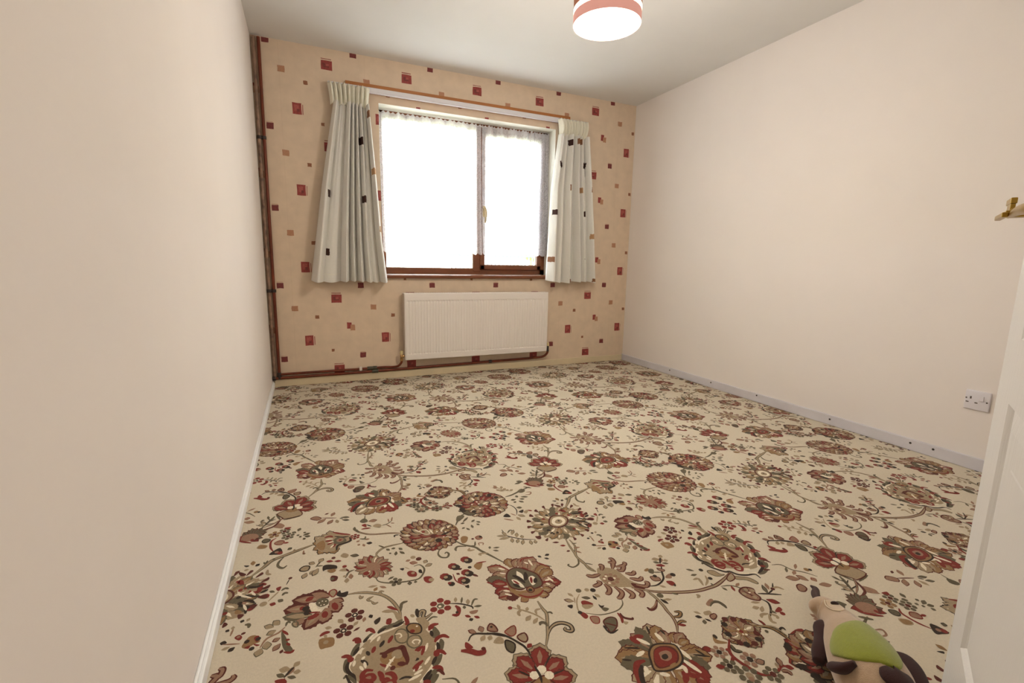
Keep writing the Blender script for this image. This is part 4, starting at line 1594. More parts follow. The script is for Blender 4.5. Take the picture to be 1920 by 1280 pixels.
[0,1,52,5,149,121,170,95],
[2,6,56,0,168,86,192,90,205,75,200,61,178,59,163,72],
[1,3,57,4,134,64,153,27,161,16,218,24,209,66,198,87,168,82],
[0,2,55,9,563,970,576,944,611,918],
[4,2,38,13,-135,612],
[4,2,38,13,-85,615],
[4,2,27,13,-143,672],
[4,4,13,9,166,560],
[4,4,4,9,119,543],
[4,4,3,9,83,505],
[4,4,14,9,148,499],
[4,4,15,9,128,470],
[4,2,2,8,86,475],
[4,1,10,6,72,354],
[0,2,26,16,796,566,777,556],
[0,2,26,16,775,532,762,527],
[0,2,30,16,824,495,823,470],
[0,2,31,16,-233,518,-227,487],
[0,2,31,16,809,491,781,481],
[2,5,30,0,-278,532,-269,550,-248,541,-246,519,-266,514],
[2,8,31,0,785,542,800,539,806,513,816,505,803,501,789,513],
[4,1,32,14,777,525],
[4,1,33,14,781,507],
[0,2,34,6,785,505,812,497],
[4,7,4,6,622,483],
[0,8,82,7,600,675,609,649,638,626],
[0,8,55,7,621,605,630,578],
[0,8,83,7,635,653,647,633],
[0,2,56,12,632,577,648,581],
[0,2,39,9,-216,883,-190,862,-161,845],
[0,1,39,9,-211,767,-205,794,-181,800,-164,808,-165,830],
[0,1,40,7,-212,854,-188,839,-167,836],
[0,2,41,9,-244,856,-228,861,-217,851],
[0,2,19,9,-242,835,-221,831],
[0,2,40,9,-237,812,-219,820],
[0,2,41,9,-220,790,-211,812],
[2,5,42,0,-218,830,-202,845,-181,831,-177,809,-196,801,-214,808],
[4,5,2,9,-231,625],
[0,2,56,12,-473,933,-463,935],
[4,2,44,12,-379,821],
[2,3,57,0,636,593,645,578,656,592],
[2,3,54,0,611,569,615,550,627,562],
[2,3,10,0,582,552,580,532,592,540],
[2,3,14,0,550,544,543,524,555,528],
[2,3,20,0,466,571,450,563,455,554],
[2,3,23,0,450,595,433,592,435,580],
[2,3,24,0,443,624,427,628,425,613],
[2,3,28,0,446,655,432,665,426,649],
[2,3,30,0,459,686,448,702,440,686],
[2,3,32,0,481,713,476,735,465,720],
[2,3,34,0,511,734,512,758,499,748],
[2,3,38,0,546,746,553,771,540,765],
[2,3,43,0,581,747,595,769,583,769],
[2,3,43,0,614,736,632,754,623,760],
[2,3,46,0,639,716,660,727,655,738],
[2,3,46,0,655,688,676,692,676,706],
[2,3,53,0,659,656,678,652,682,668],
[2,3,54,0,653,623,667,613,675,629],
[2,4,82,0,511,648,538,686,576,684,591,653,565,621,534,615,514,629],
[4,6,75,20,735,5],
[1,1,41,5,480,56,497,60,518,54,541,41,540,20,530,0,510,-12,478,-14,455,-7,445,2,454,24,464,43],
[4,2,76,8,734,7],
[4,8,77,4,733,15],
[4,8,76,4,749,8],
[4,8,77,4,197,1020],
[4,8,76,4,719,6],
[1,3,30,5,249,428,264,456,288,467,308,459,321,445,337,426,345,406,342,374,330,360,304,359,289,372,271,368,255,379,246,394],
[4,7,41,4,216,143],
[4,7,52,4,177,134],
[4,7,53,4,149,107],
[4,7,54,4,234,106],
[4,7,56,4,231,68],
[4,8,54,16,201,104],
[4,8,58,16,178,96],
[4,8,58,16,210,83],
[3,1,90,30,114,723,146,714],
[3,2,91,26,115,723,143,715],
[3,3,92,30,112,719,130,692],
[3,7,93,26,112,719,128,694],
[3,3,94,30,107,718,103,685],
[3,4,95,26,107,717,103,688],
[3,1,96,30,102,720,75,696],
[3,6,97,26,101,720,77,698],
[3,3,98,30,99,725,57,722],
[3,7,99,26,98,724,60,722],
[3,3,100,30,98,730,54,751],
[3,2,101,26,97,730,57,750],
[3,1,102,30,101,734,69,774],
[3,7,103,26,100,735,71,772],
[3,3,104,30,106,735,96,782],
[3,4,105,26,106,736,97,779],
[3,3,106,30,111,733,125,771],
[3,6,107,26,111,734,124,768],
[3,1,108,30,114,728,144,745],
[3,7,109,26,115,729,141,743],
[4,8,8,6,35,393],
[4,8,21,5,-183,448],
[4,8,22,5,865,405],
[0,8,43,6,-241,845,-218,841],
[0,8,43,6,-234,821,-216,824],
[0,8,43,6,-228,789,-217,804],
[4,7,45,9,-389,829],
[4,2,83,9,506,684],
[4,2,58,9,579,586],
[4,2,78,9,570,699],
[4,2,83,9,606,672],
[4,1,70,9,484,653],
[4,1,82,9,611,614],
[4,1,66,9,488,611],
[4,1,72,9,529,703],
[4,1,83,9,605,641],
[1,3,84,6,511,648,538,686,576,684,591,653,565,621,534,615,514,629],
[3,1,95,34,330,862,366,851],
[3,2,96,28,331,862,364,852],
[3,3,97,33,327,858,347,830],
[3,2,98,27,327,857,346,833],
[3,1,99,29,321,858,318,827],
[3,7,100,25,321,857,318,830],
[3,3,101,28,316,861,292,842],
[3,4,102,24,315,860,294,844],
[3,1,103,30,313,866,280,870],
[3,6,104,26,312,866,283,870],
[3,3,105,34,315,872,290,897],
[3,2,106,28,314,872,292,895],
[3,1,107,34,320,874,316,911],
[3,2,108,28,320,875,316,908],
[3,3,109,34,326,873,346,904],
[3,7,110,28,327,874,345,902],
[3,1,111,34,330,868,366,880],
[3,4,112,28,331,869,363,879],
[4,8,78,5,732,15],
[4,8,76,5,204,1016],
[2,3,42,0,484,48,505,51,528,41,534,25,527,9,510,-4,481,-5,459,-1,456,13,469,33],
[2,8,31,0,260,420,276,414,285,386,283,371,271,380,261,399],
[2,8,31,0,313,411,328,413,333,394,325,378,308,372,307,393],
[3,8,32,20,293,403,292,449],
[0,1,59,6,189,119,190,91,185,72],
[4,8,32,3,-269,532],
[4,8,32,3,-261,536],
[4,8,31,3,-252,532],
[4,8,32,3,-265,520],
[4,8,31,3,-257,520],
[4,7,43,17,-196,824],
[0,1,67,8,484,615,495,605],
[0,1,64,8,486,589,497,596],
[0,1,64,8,512,593,512,581],
[0,1,65,8,497,590,495,580],
[2,8,85,0,525,655,543,675,571,673,578,649,562,628,535,624,523,638],
[2,2,43,0,485,46,507,47,522,38,529,22,520,7,504,-2,479,-2,463,2,461,16,471,33],
[1,5,33,3,260,420,276,414,285,386,283,371,271,380,261,399],
[1,5,32,3,313,411,328,413,333,394,325,378,308,372,307,393],
[2,4,106,0,64,776,86,779,93,748,76,749],
[4,3,110,18,103,727],
[4,1,98,17,112,697],
[0,1,110,9,128,723,160,732],
[2,6,94,0,132,705,149,703,141,685,131,689],
[4,2,44,7,-196,824],
[2,4,86,0,539,655,558,663,565,645,548,633,535,642],
[4,5,113,14,325,867],
[4,1,89,13,334,940],
[4,1,93,13,403,901],
[4,1,103,13,285,831],
[2,7,44,0,489,36,509,35,516,25,507,12,491,9,481,18,484,27],
[0,6,44,5,-47,1017,-28,1019],
[0,1,34,12,272,436,284,419,293,391],
[0,1,35,12,314,435,306,413,297,401],
[0,1,35,12,259,400,271,380],
[0,1,36,12,332,399,320,379],
[0,2,37,8,320,408,311,383],
[0,2,36,7,265,414,274,391],
[2,6,34,0,286,366,302,371,305,354,296,347,287,350],
[1,8,107,3,64,776,86,779,93,748,76,749],
[4,2,111,9,113,723],
[4,8,110,5,120,750],
[4,8,110,5,135,747],
[4,8,111,5,147,737],
[4,8,95,5,133,710],
[4,8,108,5,102,761],
[4,1,87,6,553,652],
[4,8,114,6,320,877],
[4,8,114,6,339,869],
[4,8,103,6,313,842],
[4,8,113,6,347,860],
[4,8,107,6,294,882],
[4,8,112,6,318,895],
[2,1,45,0,489,27,502,27,501,17,490,14,485,19],
[1,3,35,4,286,366,302,371,305,354,296,347,287,350],
[4,2,108,9,75,766],
[4,1,36,9,294,357]]
build_carpet()

# ---- back wall with window opening and printed wallpaper
OX0, OX1, OZ0, OZ1 = 0.820, 2.316, 0.812, 2.092
bm = bmesh.new()
for a in ((-.1, OX0, 0, .27, -.05, H), (OX1, W + .1, 0, .27, -.05, H), (OX0, OX1, 0, .27, OZ1, H), (OX0, OX1, 0, .27, -.05, OZ0)): bx(bm, *a)
rw = random.Random(4)
def printed(x0, x1, z0, z1, mi, y=-0.0005, jit=0.0015):
    P = [(x0, z0), ((x0 + x1) / 2, z0), (x1, z0), (x1, (z0 + z1) / 2), (x1, z1), ((x0 + x1) / 2, z1), (x0, z1), (x0, (z0 + z1) / 2)]
    P = [(x + rw.uniform(-jit, jit), z + rw.uniform(-jit, jit)) for x, z in P]
    P = clip_poly(P, 0.002, W - .002, 0.04, H - .002)
    if not P: return
    ax = [p[0] for p in P]; az = [p[1] for p in P]
    if max(ax) > OX0 and min(ax) < OX1 and max(az) > OZ0 and min(az) < OZ1:   # trimmed round the opening
        if min(ax) < OX0: P = clip_poly(P, 0, OX0, 0, H)
        elif max(ax) > OX1: P = clip_poly(P, OX1, W, 0, H)
        elif min(az) < OZ0: P = clip_poly(P, 0, W, 0, OZ0)
        elif max(az) > OZ1: P = clip_poly(P, 0, W, OZ1, H)
        else: return
    if len(P) >= 3:
        f = bm.faces.new([bm.verts.new((x, y, z)) for x, z in P]); f.material_index = mi; f.normal_update()
        if f.normal.y > 0: f.normal_flip()
for i in range(-1, 6):
    for j in range(-1, 5):
        cx, cz = i * 0.5610, j * 0.5465
        def pr(x, z, w_, h_, mi, **k): printed(cx + x - w_/2, cx + x + w_/2, cz + z - h_/2, cz + z + h_/2, mi, **k)
        pr(.265, .337, .058, .076, 2); pr(.302, .334, .004, .066, 2, jit=.0008); pr(.262, .342, .030, .040, 7, y=-.0008); pr(.272, .326, .018, .020, 3, y=-.0010)      # tall red block with its side stroke
        pr(.470, .104, .074, .062, 2); pr(.468, .145, .068, .005, 2, jit=.0008); pr(.466, .104, .040, .028, 3, y=-.0008); pr(.474, .108, .020, .016, 7, y=-.0010)      # wide red block with its top stroke
        pr(.089, .203, .044, .040, 3); pr(.088, .228, .040, .003, 4, jit=.0006)
        pr(.650, .203, .0, .0, 3) if False else None
        pr(.178, .034, .044, .040, 4); pr(.328, .514, .028, .026, 5); pr(.429, .254, .021, .021, 5)
        pr(-.006, .440, .034, .050, 2); pr(.018, .424, .034, .044, 4, y=-.0008)
    for z in (0,): printed(i * .561 + .165, i * .561 + .1662, 0.06, H, 1, jit=0)
wall_back = structure(from_bm('wall_back', bm, [M['paper'], M['seam'], M['red'], M['maroon'], M['tan'], M['brown'], M['reveal'], M['rose']]))
wall_back['label'] = 'papered end wall with scattered red, maroon and tan squares'
for p in wall_back.data.polygons:       # plastered reveal: faces of the opening
    c = p.center
    if (abs(c.x - OX0) < 1e-4 or abs(c.x - OX1) < 1e-4) and abs(p.normal.x) > .9: p.material_index = 6
    if abs(c.z - OZ1) < 1e-4 and abs(p.normal.z) > .9: p.material_index = 6
structure(box('wall_left', -.12, 0, -3.86, 0, -.05, H, M['wall']))
structure(box('wall_right', W, W + .12, -3.86, 0, -.05, H, M['wall']))
structure(box('ceiling', -.12, W + .12, -3.86, .27, H, H + .1, M['ceil']))
bm = bmesh.new(); bx(bm, -.12, .06, NEAR - .12, NEAR, -.05, H); bx(bm, .88, W, NEAR - .12, NEAR, -.05, H); bx(bm, .06, .88, NEAR - .12, NEAR, 2.08, H)
structure(from_bm('wall_near', bm, M['wall']))
bm = bmesh.new()
for a in ((-.6, 2.0, -5.6, -5.5, -.05, H), (-.7, -.6, -5.6, -3.84, -.05, H), (2.0, 2.1, -5.6, -3.84, -.05, H), (-.7, 2.1, -5.6, -3.84, H, H + .1), (-.7, 2.1, -5.6, -3.86, -.1, -.001), (-.7, -.12, -3.86, -3.84, 0, H)): bx(bm, *a)
structure(from_bm('wall_hall', bm, M['ext']))
# skirtings
def skirting(name, bmf, m, lab): bm = bmesh.new(); bmf(bm); return structure(from_bm(name, bm, m), lab)
skirting('baseboard_back', lambda b: bx(b, 0.015, W - .015, -.015, 0, 0, .056, .003), M['skirt_c'], 'cream skirting board under the radiator pipes')
skirting('baseboard_left', lambda b: (bx(b, 0, .015, NEAR, -.002, 0, .036, .003), bx(b, 0, .008, NEAR, -.002, .036, .045, .003)), M['skirt_l'], 'low white skirting along the plain wall')
br = skirting('baseboard_right', lambda b: bx(b, W - .015, W, NEAR, -.002, 0, .062, .004), M['skirt_w'], 'grey-white skirting with bare screw holes')
for y, z in ((-.699, .042), (-1.158, .042), (-1.570, .048), (-2.081, .036), (-2.500, .040), (-2.599, .042)):
    bm = bmesh.new(); cyl(bm, (W - .0156, y, z), .0055, .002, 'X', 12); cyl(bm, (W - .0160, y, z), .003, .003, 'X', 8)
    from_bm('screw_hole', bm, M['clip'], br)

# ---- window
win = bpy.data.objects.new('window_1', None); col.objects.link(win); win['kind'] = 'structure'; win['label'] = 'brown framed two-light window with net curtains'
FY0, FY1 = .148, .21
bm = bmesh.new()
bx(bm, OX0, OX1, FY0, FY1, .836, .888, .004); bx(bm, OX0, OX1, FY0, FY1, 2.03, OZ1, .004); bx(bm, OX0, OX0 + .05, FY0, FY1, .836, OZ1, .004); bx(bm, OX1 - .05, OX1, FY0, FY1, .836, OZ1, .004); bx(bm, 1.615, 1.685, FY0 - .004, FY1, .860, 2.04, .004)
from_bm('window_frame', bm, M['wood'], win)
bm = bmesh.new()    # opening sash stands proud of the frame
SX0, SX1, SZ0, SZ1 = 1.676, 2.272, .880, 2.040
bx(bm, SX0, SX1, FY0 - .018, FY1 - .02, SZ0, SZ0 + .042, .005); bx(bm, SX0, SX1, FY0 - .018, FY1 - .02, SZ1 - .042, SZ1, .005); bx(bm, SX0, SX0 + .042, FY0 - .018, FY1 - .02, SZ0, SZ1, .005); bx(bm, SX1 - .042, SX1, FY0 - .018, FY1 - .02, SZ0, SZ1, .005)
from_bm('sash', bm, M['wood'], win)
for nm, a in (('glazing_bead', (.866, 1.619, .884, 2.034)), ('glazing_bead', (1.714, 2.234, .918, 2.002))):
    bm = bmesh.new(); x0, x1, z0, z1 = a
    for q in ((x0, x1, .152, .166, z0, z0 + .008), (x0, x1, .152, .166, z1 - .008, z1), (x0, x0 + .008, .152, .166, z0, z1), (x1 - .008, x1, .152, .166, z0, z1)): bx(bm, *q)
    from_bm(nm, bm, M['gasket'], win)
gm = bpy.data.materials.new('window_glass'); gm.use_nodes = True; nt = gm.node_tree; nt.nodes.remove(nt.nodes['Principled BSDF'])
tb = nt.nodes.new('ShaderNodeBsdfTransparent'); gl = nt.nodes.new('ShaderNodeBsdfGlossy'); gl.inputs['Roughness'].default_value = .02; fr = nt.nodes.new('ShaderNodeFresnel'); fr.inputs[0].default_value = 1.45; mx = nt.nodes.new('ShaderNodeMixShader')
nt.links.new(fr.outputs[0], mx.inputs[0]); nt.links.new(tb.outputs[0], mx.inputs[1]); nt.links.new(gl.outputs[0], mx.inputs[2]); nt.links.new(mx.outputs[0], nt.nodes['Material Output'].inputs[0])
box('glass_pane', .872, 1.613, .172, .176, .890, 2.028, gm, win); box('glass_pane', 1.720, 2.228, .168, .172, .924, 1.996, gm, win)
bm = bmesh.new(); bx(bm, OX0 - .03, OX1 + .045, -.034, .0, .806, .834, .008, seg=3); bx(bm, OX0 + .001, OX1 - .001, -.004, .150, .812, .836, .002)
from_bm('window_sill', bm, M['wood'], win)
bm = bmesh.new(); bx(bm, 1.688, 1.712, .118, .131, 1.33, 1.42, .004); tube(bm, [(1.70, .120, 1.40), (1.70, .098, 1.41), (1.712, .092, 1.36), (1.706, .092, 1.28)], [.009, .010, .010, .007], 10)
from_bm('window_handle', bm, M['gasket'], win, True, True)['label'] = 'cream window catch'

# ================================================================== OUTSIDE
structure(box('ground_outside', -14, 26, .30, 46, -.35, -.25, M['grass']))
rail = thing('garden_railing', 'grey-blue metal railing with thin uprights seen beyond the window', 'railing', (8, 12, -.25))
bm = bmesh.new(); bx(bm, -3.2, 3.0, -.02, .02, 1.44, 1.49); bx(bm, -3.2, 3.0, -.02, .02, .12, .16); from_bm('rail', bm, M['fence'], rail)
bar_me = None
for k in range(42):
    if bar_me is None:
        bm = bmesh.new(); bx(bm, -.018, .018, -.012, .012, 0, 1.46); b0 = from_bm('upright', bm, M['fence'], rail); bar_me = b0.data; b0.location = (-3.1, 0, 0)
    else:
        o = bpy.data.objects.new('upright', bar_me); col.objects.link(o); o.parent = rail; o.location = (-3.1 + k * .147, 0, 0)
def bush(x, y, h, r, seed, lab):
    rr = random.Random(seed); bm = bmesh.new(); t = thing('garden_tree', lab, 'tree', (x, y, -.25))
    for k in range(26):
        a, b_ = rr.uniform(0, 2 * PI), rr.uniform(.35, 1); q = rr.uniform(0, r * .75)
        bmesh.ops.create_icosphere(bm, subdivisions=2, radius=r * rr.uniform(.28, .5), matrix=Matrix.Translation((q * math.cos(a), q * math.sin(a), h * b_)))
    for v in bm.verts: v.co += Vector((rr.uniform(-1, 1), rr.uniform(-1, 1), rr.uniform(-1, 1))) * r * .05
    from_bm('crown', bm, M['hedge'], t); bm = bmesh.new(); tube(bm, [(0, 0, 0), (.05, 0, h * .4), (0, 0, h * .7)], [.14, .10, .06], 10); from_bm('trunk', bm, M['wood'], t)
bush(11.8, 20, 5.2, 1.8, 5, 'pale green tree standing beyond the garden railing')

# ================================================================== NET CURTAINS
nm_ = bpy.data.materials.new('net_lace'); nm_.use_nodes = True; nt = nm_.node_tree; nt.nodes.remove(nt.nodes['Principled BSDF'])
N = nt.nodes.new; Lk = nt.links.new
tcn = N('ShaderNodeTexCoord'); sep = N('ShaderNodeSeparateXYZ'); Lk(tcn.outputs['UV'], sep.inputs[0])
df = N('ShaderNodeBsdfDiffuse'); df.inputs[0].default_value = (.93, .92, .95, 1); tr = N('ShaderNodeBsdfTranslucent'); tr.inputs[0].default_value = (.93, .92, .95, 1)
m1 = N('ShaderNodeMixShader'); m1.inputs[0].default_value = .55; Lk(df.outputs[0], m1.inputs[1]); Lk(tr.outputs[0], m1.inputs[2])
vo = N('ShaderNodeTexVoronoi'); vo.inputs['Scale'].default_value = 13; vo.inputs['Randomness'].default_value = .35; Lk(tcn.outputs['UV'], vo.inputs['Vector'])
vr = N('ShaderNodeMapRange'); vr.inputs[1].default_value = .18; vr.inputs[2].default_value = .34; vr.inputs[3].default_value = .99; vr.inputs[4].default_value = .87; Lk(vo.outputs['Distance'], vr.inputs[0])
v2 = N('ShaderNodeTexVoronoi'); v2.inputs['Scale'].default_value = 95; Lk(tcn.outputs['UV'], v2.inputs['Vector'])
v2r = N('ShaderNodeMapRange'); v2r.inputs[1].default_value = .25; v2r.inputs[2].default_value = .6; v2r.inputs[3].default_value = -.16; v2r.inputs[4].default_value = .14; Lk(v2.outputs['Distance'], v2r.inputs[0])
ad = N('ShaderNodeMath'); ad.operation = 'ADD'; ad.use_clamp = True; Lk(vr.outputs[0], ad.inputs[0]); Lk(v2r.outputs[0], ad.inputs[1])
hd = N('ShaderNodeMapRange'); hd.inputs[1].default_value = 2.035; hd.inputs[2].default_value = 2.045; hd.inputs[3].default_value = 0; hd.inputs[4].default_value = .35; Lk(sep.outputs[1], hd.inputs[0])
a2 = N('ShaderNodeMath'); a2.operation = 'ADD'; a2.use_clamp = True; Lk(ad.outputs[0], a2.inputs[0]); Lk(hd.outputs[0], a2.inputs[1])
tp = N('ShaderNodeBsdfTransparent'); m2 = N('ShaderNodeMixShader'); Lk(a2.outputs[0], m2.inputs[0]); Lk(tp.outputs[0], m2.inputs[1]); Lk(m1.outputs[0], m2.inputs[2]); Lk(m2.outputs[0], nt.nodes['Material Output'].inputs[0])
def net(label, x0, x1, xb0, xb1, seed, tight):
    rr = random.Random(seed); NU, NV = 260, 60; verts = []; faces = []; uvs = []
    ph = [rr.uniform(0, 6.28) for _ in range(4)]; wid = x1 - x0
    for j in range(NV + 1):
        t = j / NV
        for i in range(NU + 1):
            u = i / NU; x = (x0 + wid * u) * (1 - t) + (xb0 + (xb1 - xb0) * u) * t
            zb = 1.022 - .016 * abs(math.sin(u * wid * PI / .062)); zt = 2.072 + .006 * math.sin(u * 140 + ph[3])
            z = zt + (zb - zt) * t
            amp = .010 + .010 * t; dens = 1 + tight * max(0, u - .72) * 3
            y = .108 + amp * math.sin(u * wid * 62 * dens + ph[0] + .5 * math.sin(u * 9 + ph[1])) + .004 * math.sin(u * wid * 160 + ph[2]) * (1 - t) + .006 * math.sin(3 * t + u * 7)
            verts.append((x, y, z)); uvs.append((x0 + wid * u * (1.6 + dens * .2), z))
    for j in range(NV):
        for i in range(NU): a = j * (NU + 1) + i; faces.append((a, a + NU + 1, a + NU + 2, a + 1))
    me = bpy.data.meshes.new('net_curtain'); me.from_pydata(verts, [], faces); ul = me.uv_layers.new(name='UVMap')
    for lpx in me.loops: ul.data[lpx.index].uv = uvs[lpx.vertex_index]
    for p in me.polygons: p.use_smooth = True
    return link('net_curtain', me, None, (nm_,))
tag(net('', .832, 1.672, .845, 1.682, 1, 0), 'white lace net curtain gathered over the wide fixed pane', 'net curtain')
tag(net('', 1.676, 2.306, 1.686, 2.318, 2, 2), 'white lace net curtain over the narrow opening sash', 'net curtain')
bm = bmesh.new(); tube(bm, [(OX0 + .002, .112, 2.062), (OX1 - .002, .112, 2.062)], .003, 8, 2); from_bm('net_wire', bm, M['track'], win, True)

# ================================================================== CURTAINS
def curtain(label, edge_l, edge_r, bounds, deps, seed, squares, hx0, hx1, ztop=2.150, zb=.782):
    rr = random.Random(seed); t_ = thing('curtain', label, 'curtain', ((hx0 + hx1) / 2, -.05, ztop), 'short lined curtains either side of the window')
    ox, oy, oz = t_.location
    def edge(E, z):
        for (z0, x0), (z1, x1) in zip(E, E[1:]):
            if z <= z0 and z >= z1: return x0 + (x1 - x0) * (z0 - z) / (z0 - z1)
        return E[0][1] if z > E[0][0] else E[-1][1]
    folds = len(deps); zt = ztop - .112; NU, NV = 230, 300; verts = []; faces = []; mi = []
    def fold(u, t):
        uu = u * (.35 + .65 * t) + u * (.65 - .65 * t)
        for k in range(folds):
            if uu <= bounds[k + 1] or k == folds - 1: break
        f = min(1, max(0, (uu - bounds[k]) / (bounds[k + 1] - bounds[k])))
        return k, f
    for j in range(NV + 1):
        t = j / NV; z = zt + (zb - zt) * t
        xa, xb_ = edge(edge_l, z), edge(edge_r, z)
        for i in range(NU + 1):
            u = i / NU; k, f = fold(u, t)
            d = deps[k]; wv = abs(math.sin(PI * f)) ** (.75 if d > .5 else 1.0)
            A = (.058 + .044 * t) * d
            y = -.056 - A * wv + .004 * math.sin(2 * PI * u * folds * 2.0 + 4 * t + seed) * (1 - t) ** 2 + .006 * math.sin(u * 11 + t * 3)
            x = xa + (xb_ - xa) * u + .010 * math.sin(2 * PI * f) * (.3 + .7 * t) * min(d, .8) * math.sin(PI * u) ** .5
            zz = z + (.006 * math.sin(u * 9 + seed) + .012 * (u - .5) ** 2 - .008 * (wv - .5)) * t
            verts.append((x - ox, y - oy, zz - oz))
    for j in range(NV):
        for i in range(NU):
            a = j * (NU + 1) + i; faces.append((a, a + NU + 1, a + NU + 2, a + 1)); v = verts[a]; v2 = verts[a + NU + 2]; x = (v[0] + v2[0]) / 2 + ox; z = (v[2] + v2[2]) / 2 + oz; m = 0
            for (sx, sz, sw, sh, sm) in squares:
                if abs(x - sx) < sw / 2 and abs(z - sz) < sh / 2: m = sm; break
            mi.append(m)
    me = bpy.data.meshes.new('curtain_body'); me.from_pydata(verts, [], faces); me.polygons.foreach_set('material_index', mi)
    for p in me.polygons: p.use_smooth = True
    o = link('curtain_body', me, t_, (M['curt'], M['sq_d'], M['sq_b'], M['sq_t']))
    s = o.modifiers.new('thickness', 'SOLIDIFY'); s.thickness = .0018; s.offset = 1
    # stitched hem
    bm = bmesh.new(); prev = None
    for i in range(0, NU + 1, 2):
        v0 = Vector(verts[(NV - 14) * (NU + 1) + i]) + Vector((0, -.0022, 0)); a = bm.verts.new(v0 + Vector((0, 0, .0012))); b = bm.verts.new(v0 - Vector((0, 0, .0012)))
        if prev: bm.faces.new((prev[0], prev[1], b, a))
        prev = (a, b)
    from_bm('hem_stitching', bm, M['head'], t_)
    # gathered heading
    NH, NZ = 240, 14; verts = []; faces = []; hf = folds + 1
    hj = [rr.uniform(.5, 1.25) for _ in range(hf + 2)]
    for j in range(NZ + 1):
        t = j / NZ; z = ztop + .012 * (1 - t) - .124 * t
        for i in range(NH + 1):
            u = i / NH; s_ = u * hf; k = int(min(s_, hf - 1e-6)); f = s_ - k; d = hj[k] * (1 - f) + hj[k + 1] * f
            wv = abs(math.sin(PI * f)) ** .6
            puff = math.sin(PI * min(1, max(0, t))) ** .7
            spread = 1.0 + .10 * (1 - t) ** 2 - .02 * t
            xm = (hx0 + hx1) / 2; x = xm + (hx0 + (hx1 - hx0) * u - xm) * spread + .004 * math.sin(2 * PI * f)
            y = -.058 - (.022 + .034 * puff) * wv * d + .004 * math.sin(u * 60)
            verts.append((x - ox, y - oy, z + .008 * (wv - .5) * (1 - t) * d - .010 * (1 - wv) * t - oz))
    for j in range(NZ):
        for i in range(NH): a = j * (NH + 1) + i; faces.append((a, a + NH + 1, a + NH + 2, a + 1))
    me = bpy.data.meshes.new('heading'); me.from_pydata(verts, [], faces)
    for p in me.polygons: p.use_smooth = True
    o = link('heading', me, t_, (M['head'],)); o['label'] = 'cream gathered heading tape'; s = o.modifiers.new('thickness', 'SOLIDIFY'); s.thickness = .003; s.offset = 1
    for k in range(5):
        x = hx0 + .02 + k * (hx1 - hx0 - .04) / 4; bm = bmesh.new(); tube(bm, [(x - ox, -.028 - oy, 2.128 - oz), (x - ox, -.036 - oy, 2.150 - oz), (x - ox, -.040 - oy, 2.158 - oz)], .0022, 8); from_bm('curtain_hook', bm, M['track'], t_, True)
D_, B_, T_ = 1, 2, 3
curtain('short pale curtain with small dark squares, hanging beside the corner pipes', [(2.05, .505), (1.45, .400), (.78, .300)], [(2.05, .742), (1.60, .775), (1.10, .808), (.78, .842)], [0, .15, .37, .49, .59, .69, .80, .90, 1.0], [1.1, .22, 1.25, 1.0, 1.1, 1.0, .2, 1.2], 3,
    [(.673, 1.788, .034, .052, D_), (.445, 1.409, .020, .050, D_), (.685, 1.381, .026, .050, D_), (.420, .997, .026, .050, D_), (.758, 1.580, .026, .045, T_), (.792, 1.172, .022, .045, T_), (.732, 1.973, .012, .05, B_)], .480, .738)
curtain('short pale curtain with brown and dark squares, hanging beside the bare cream wall', [(2.05, 2.318), (1.60, 2.262), (.78, 2.228)], [(2.05, 2.600), (1.60, 2.650), (1.2, 2.688), (.78, 2.722)], [0, .15, .30, .43, .54, .66, .77, .87, 1.0], [.95, .6, 1.2, .2, 1.15, .9, .25, 1.0], 8,
    [(2.329, 1.791, .040, .046, D_), (2.281, 1.384, .040, .044, D_), (2.576, 1.802, .022, .050, D_), (2.591, 1.388, .026, .048, D_), (2.601, .973, .030, .048, D_), (2.506, 1.990, .052, .048, B_), (2.411, 1.970, .018, .050, D_),
     (2.417, 1.595, .034, .052, B_), (2.537, 1.586, .056, .046, T_), (2.636, 1.594, .022, .045, B_), (2.434, 1.185, .032, .048, B_), (2.530, 1.185, .012, .048, B_), (2.664, 1.190, .044, .044, T_), (2.253, .980, .030, .045, B_), (2.464, .792, .040, .034, B_), (2.560, .79, .012, .03, B_), (2.690, .80, .03, .03, B_)], 2.318, 2.590)
ct = thing('curtain_rail', 'white curtain track fixed along a varnished wooden batten above the window', 'curtain rail', (1.5, 0, 2.17))
bm = bmesh.new(); bx(bm, .470 - 1.5, 2.610 - 1.5, -.050, -.022, -.022, .006, .003); bx(bm, .470 - 1.5, 2.610 - 1.5, -.046, -.026, -.030, -.020, .002); from_bm('track', bm, M['track'], ct)
bm = bmesh.new(); bx(bm, .590 - 1.5, 2.445 - 1.5, -.022, 0, -.024, .037, .002); from_bm('batten', bm, M['batten'], ct)

# ================================================================== RADIATOR
rx0, rx1, rz0, rz1, ry = .962, 2.243, .155, .692, -.100
rad = thing('radiator', 'white ribbed panel radiator on the papered wall under the window', 'radiator', ((rx0 + rx1) / 2, 0, rz0))
ox, oz = (rx0 + rx1) / 2, rz0
NR = 52; fx0, fx1 = rx0 + .018, rx1 - .018; xs = [rx0, rx0 + .003, rx0 + .012, fx0 - .004]; ds = [.012, .003, 0, 0]
for k in range(NR):
    for q, dd in ((.0, 0), (.25, 1), (.5, 1), (.75, 1)): xs.append(fx0 + (fx1 - fx0) * (k + q) / NR); ds.append(-dd)
xs += [fx1, rx1 - .012, rx1 - .003, rx1]; ds += [0, 0, .003, .012]
zs = [(rz0, .012, 0), (rz0 + .004, .002, 0), (rz0 + .046, 0, 0), (rz0 + .052, 0, 1), (rz0 + .064, 0, .45), (rz1 - .080, 0, .45), (rz1 - .064, 0, 1), (rz1 - .056, 0, 0), (rz1 - .004, .002, 0), (rz1, .012, 0)]
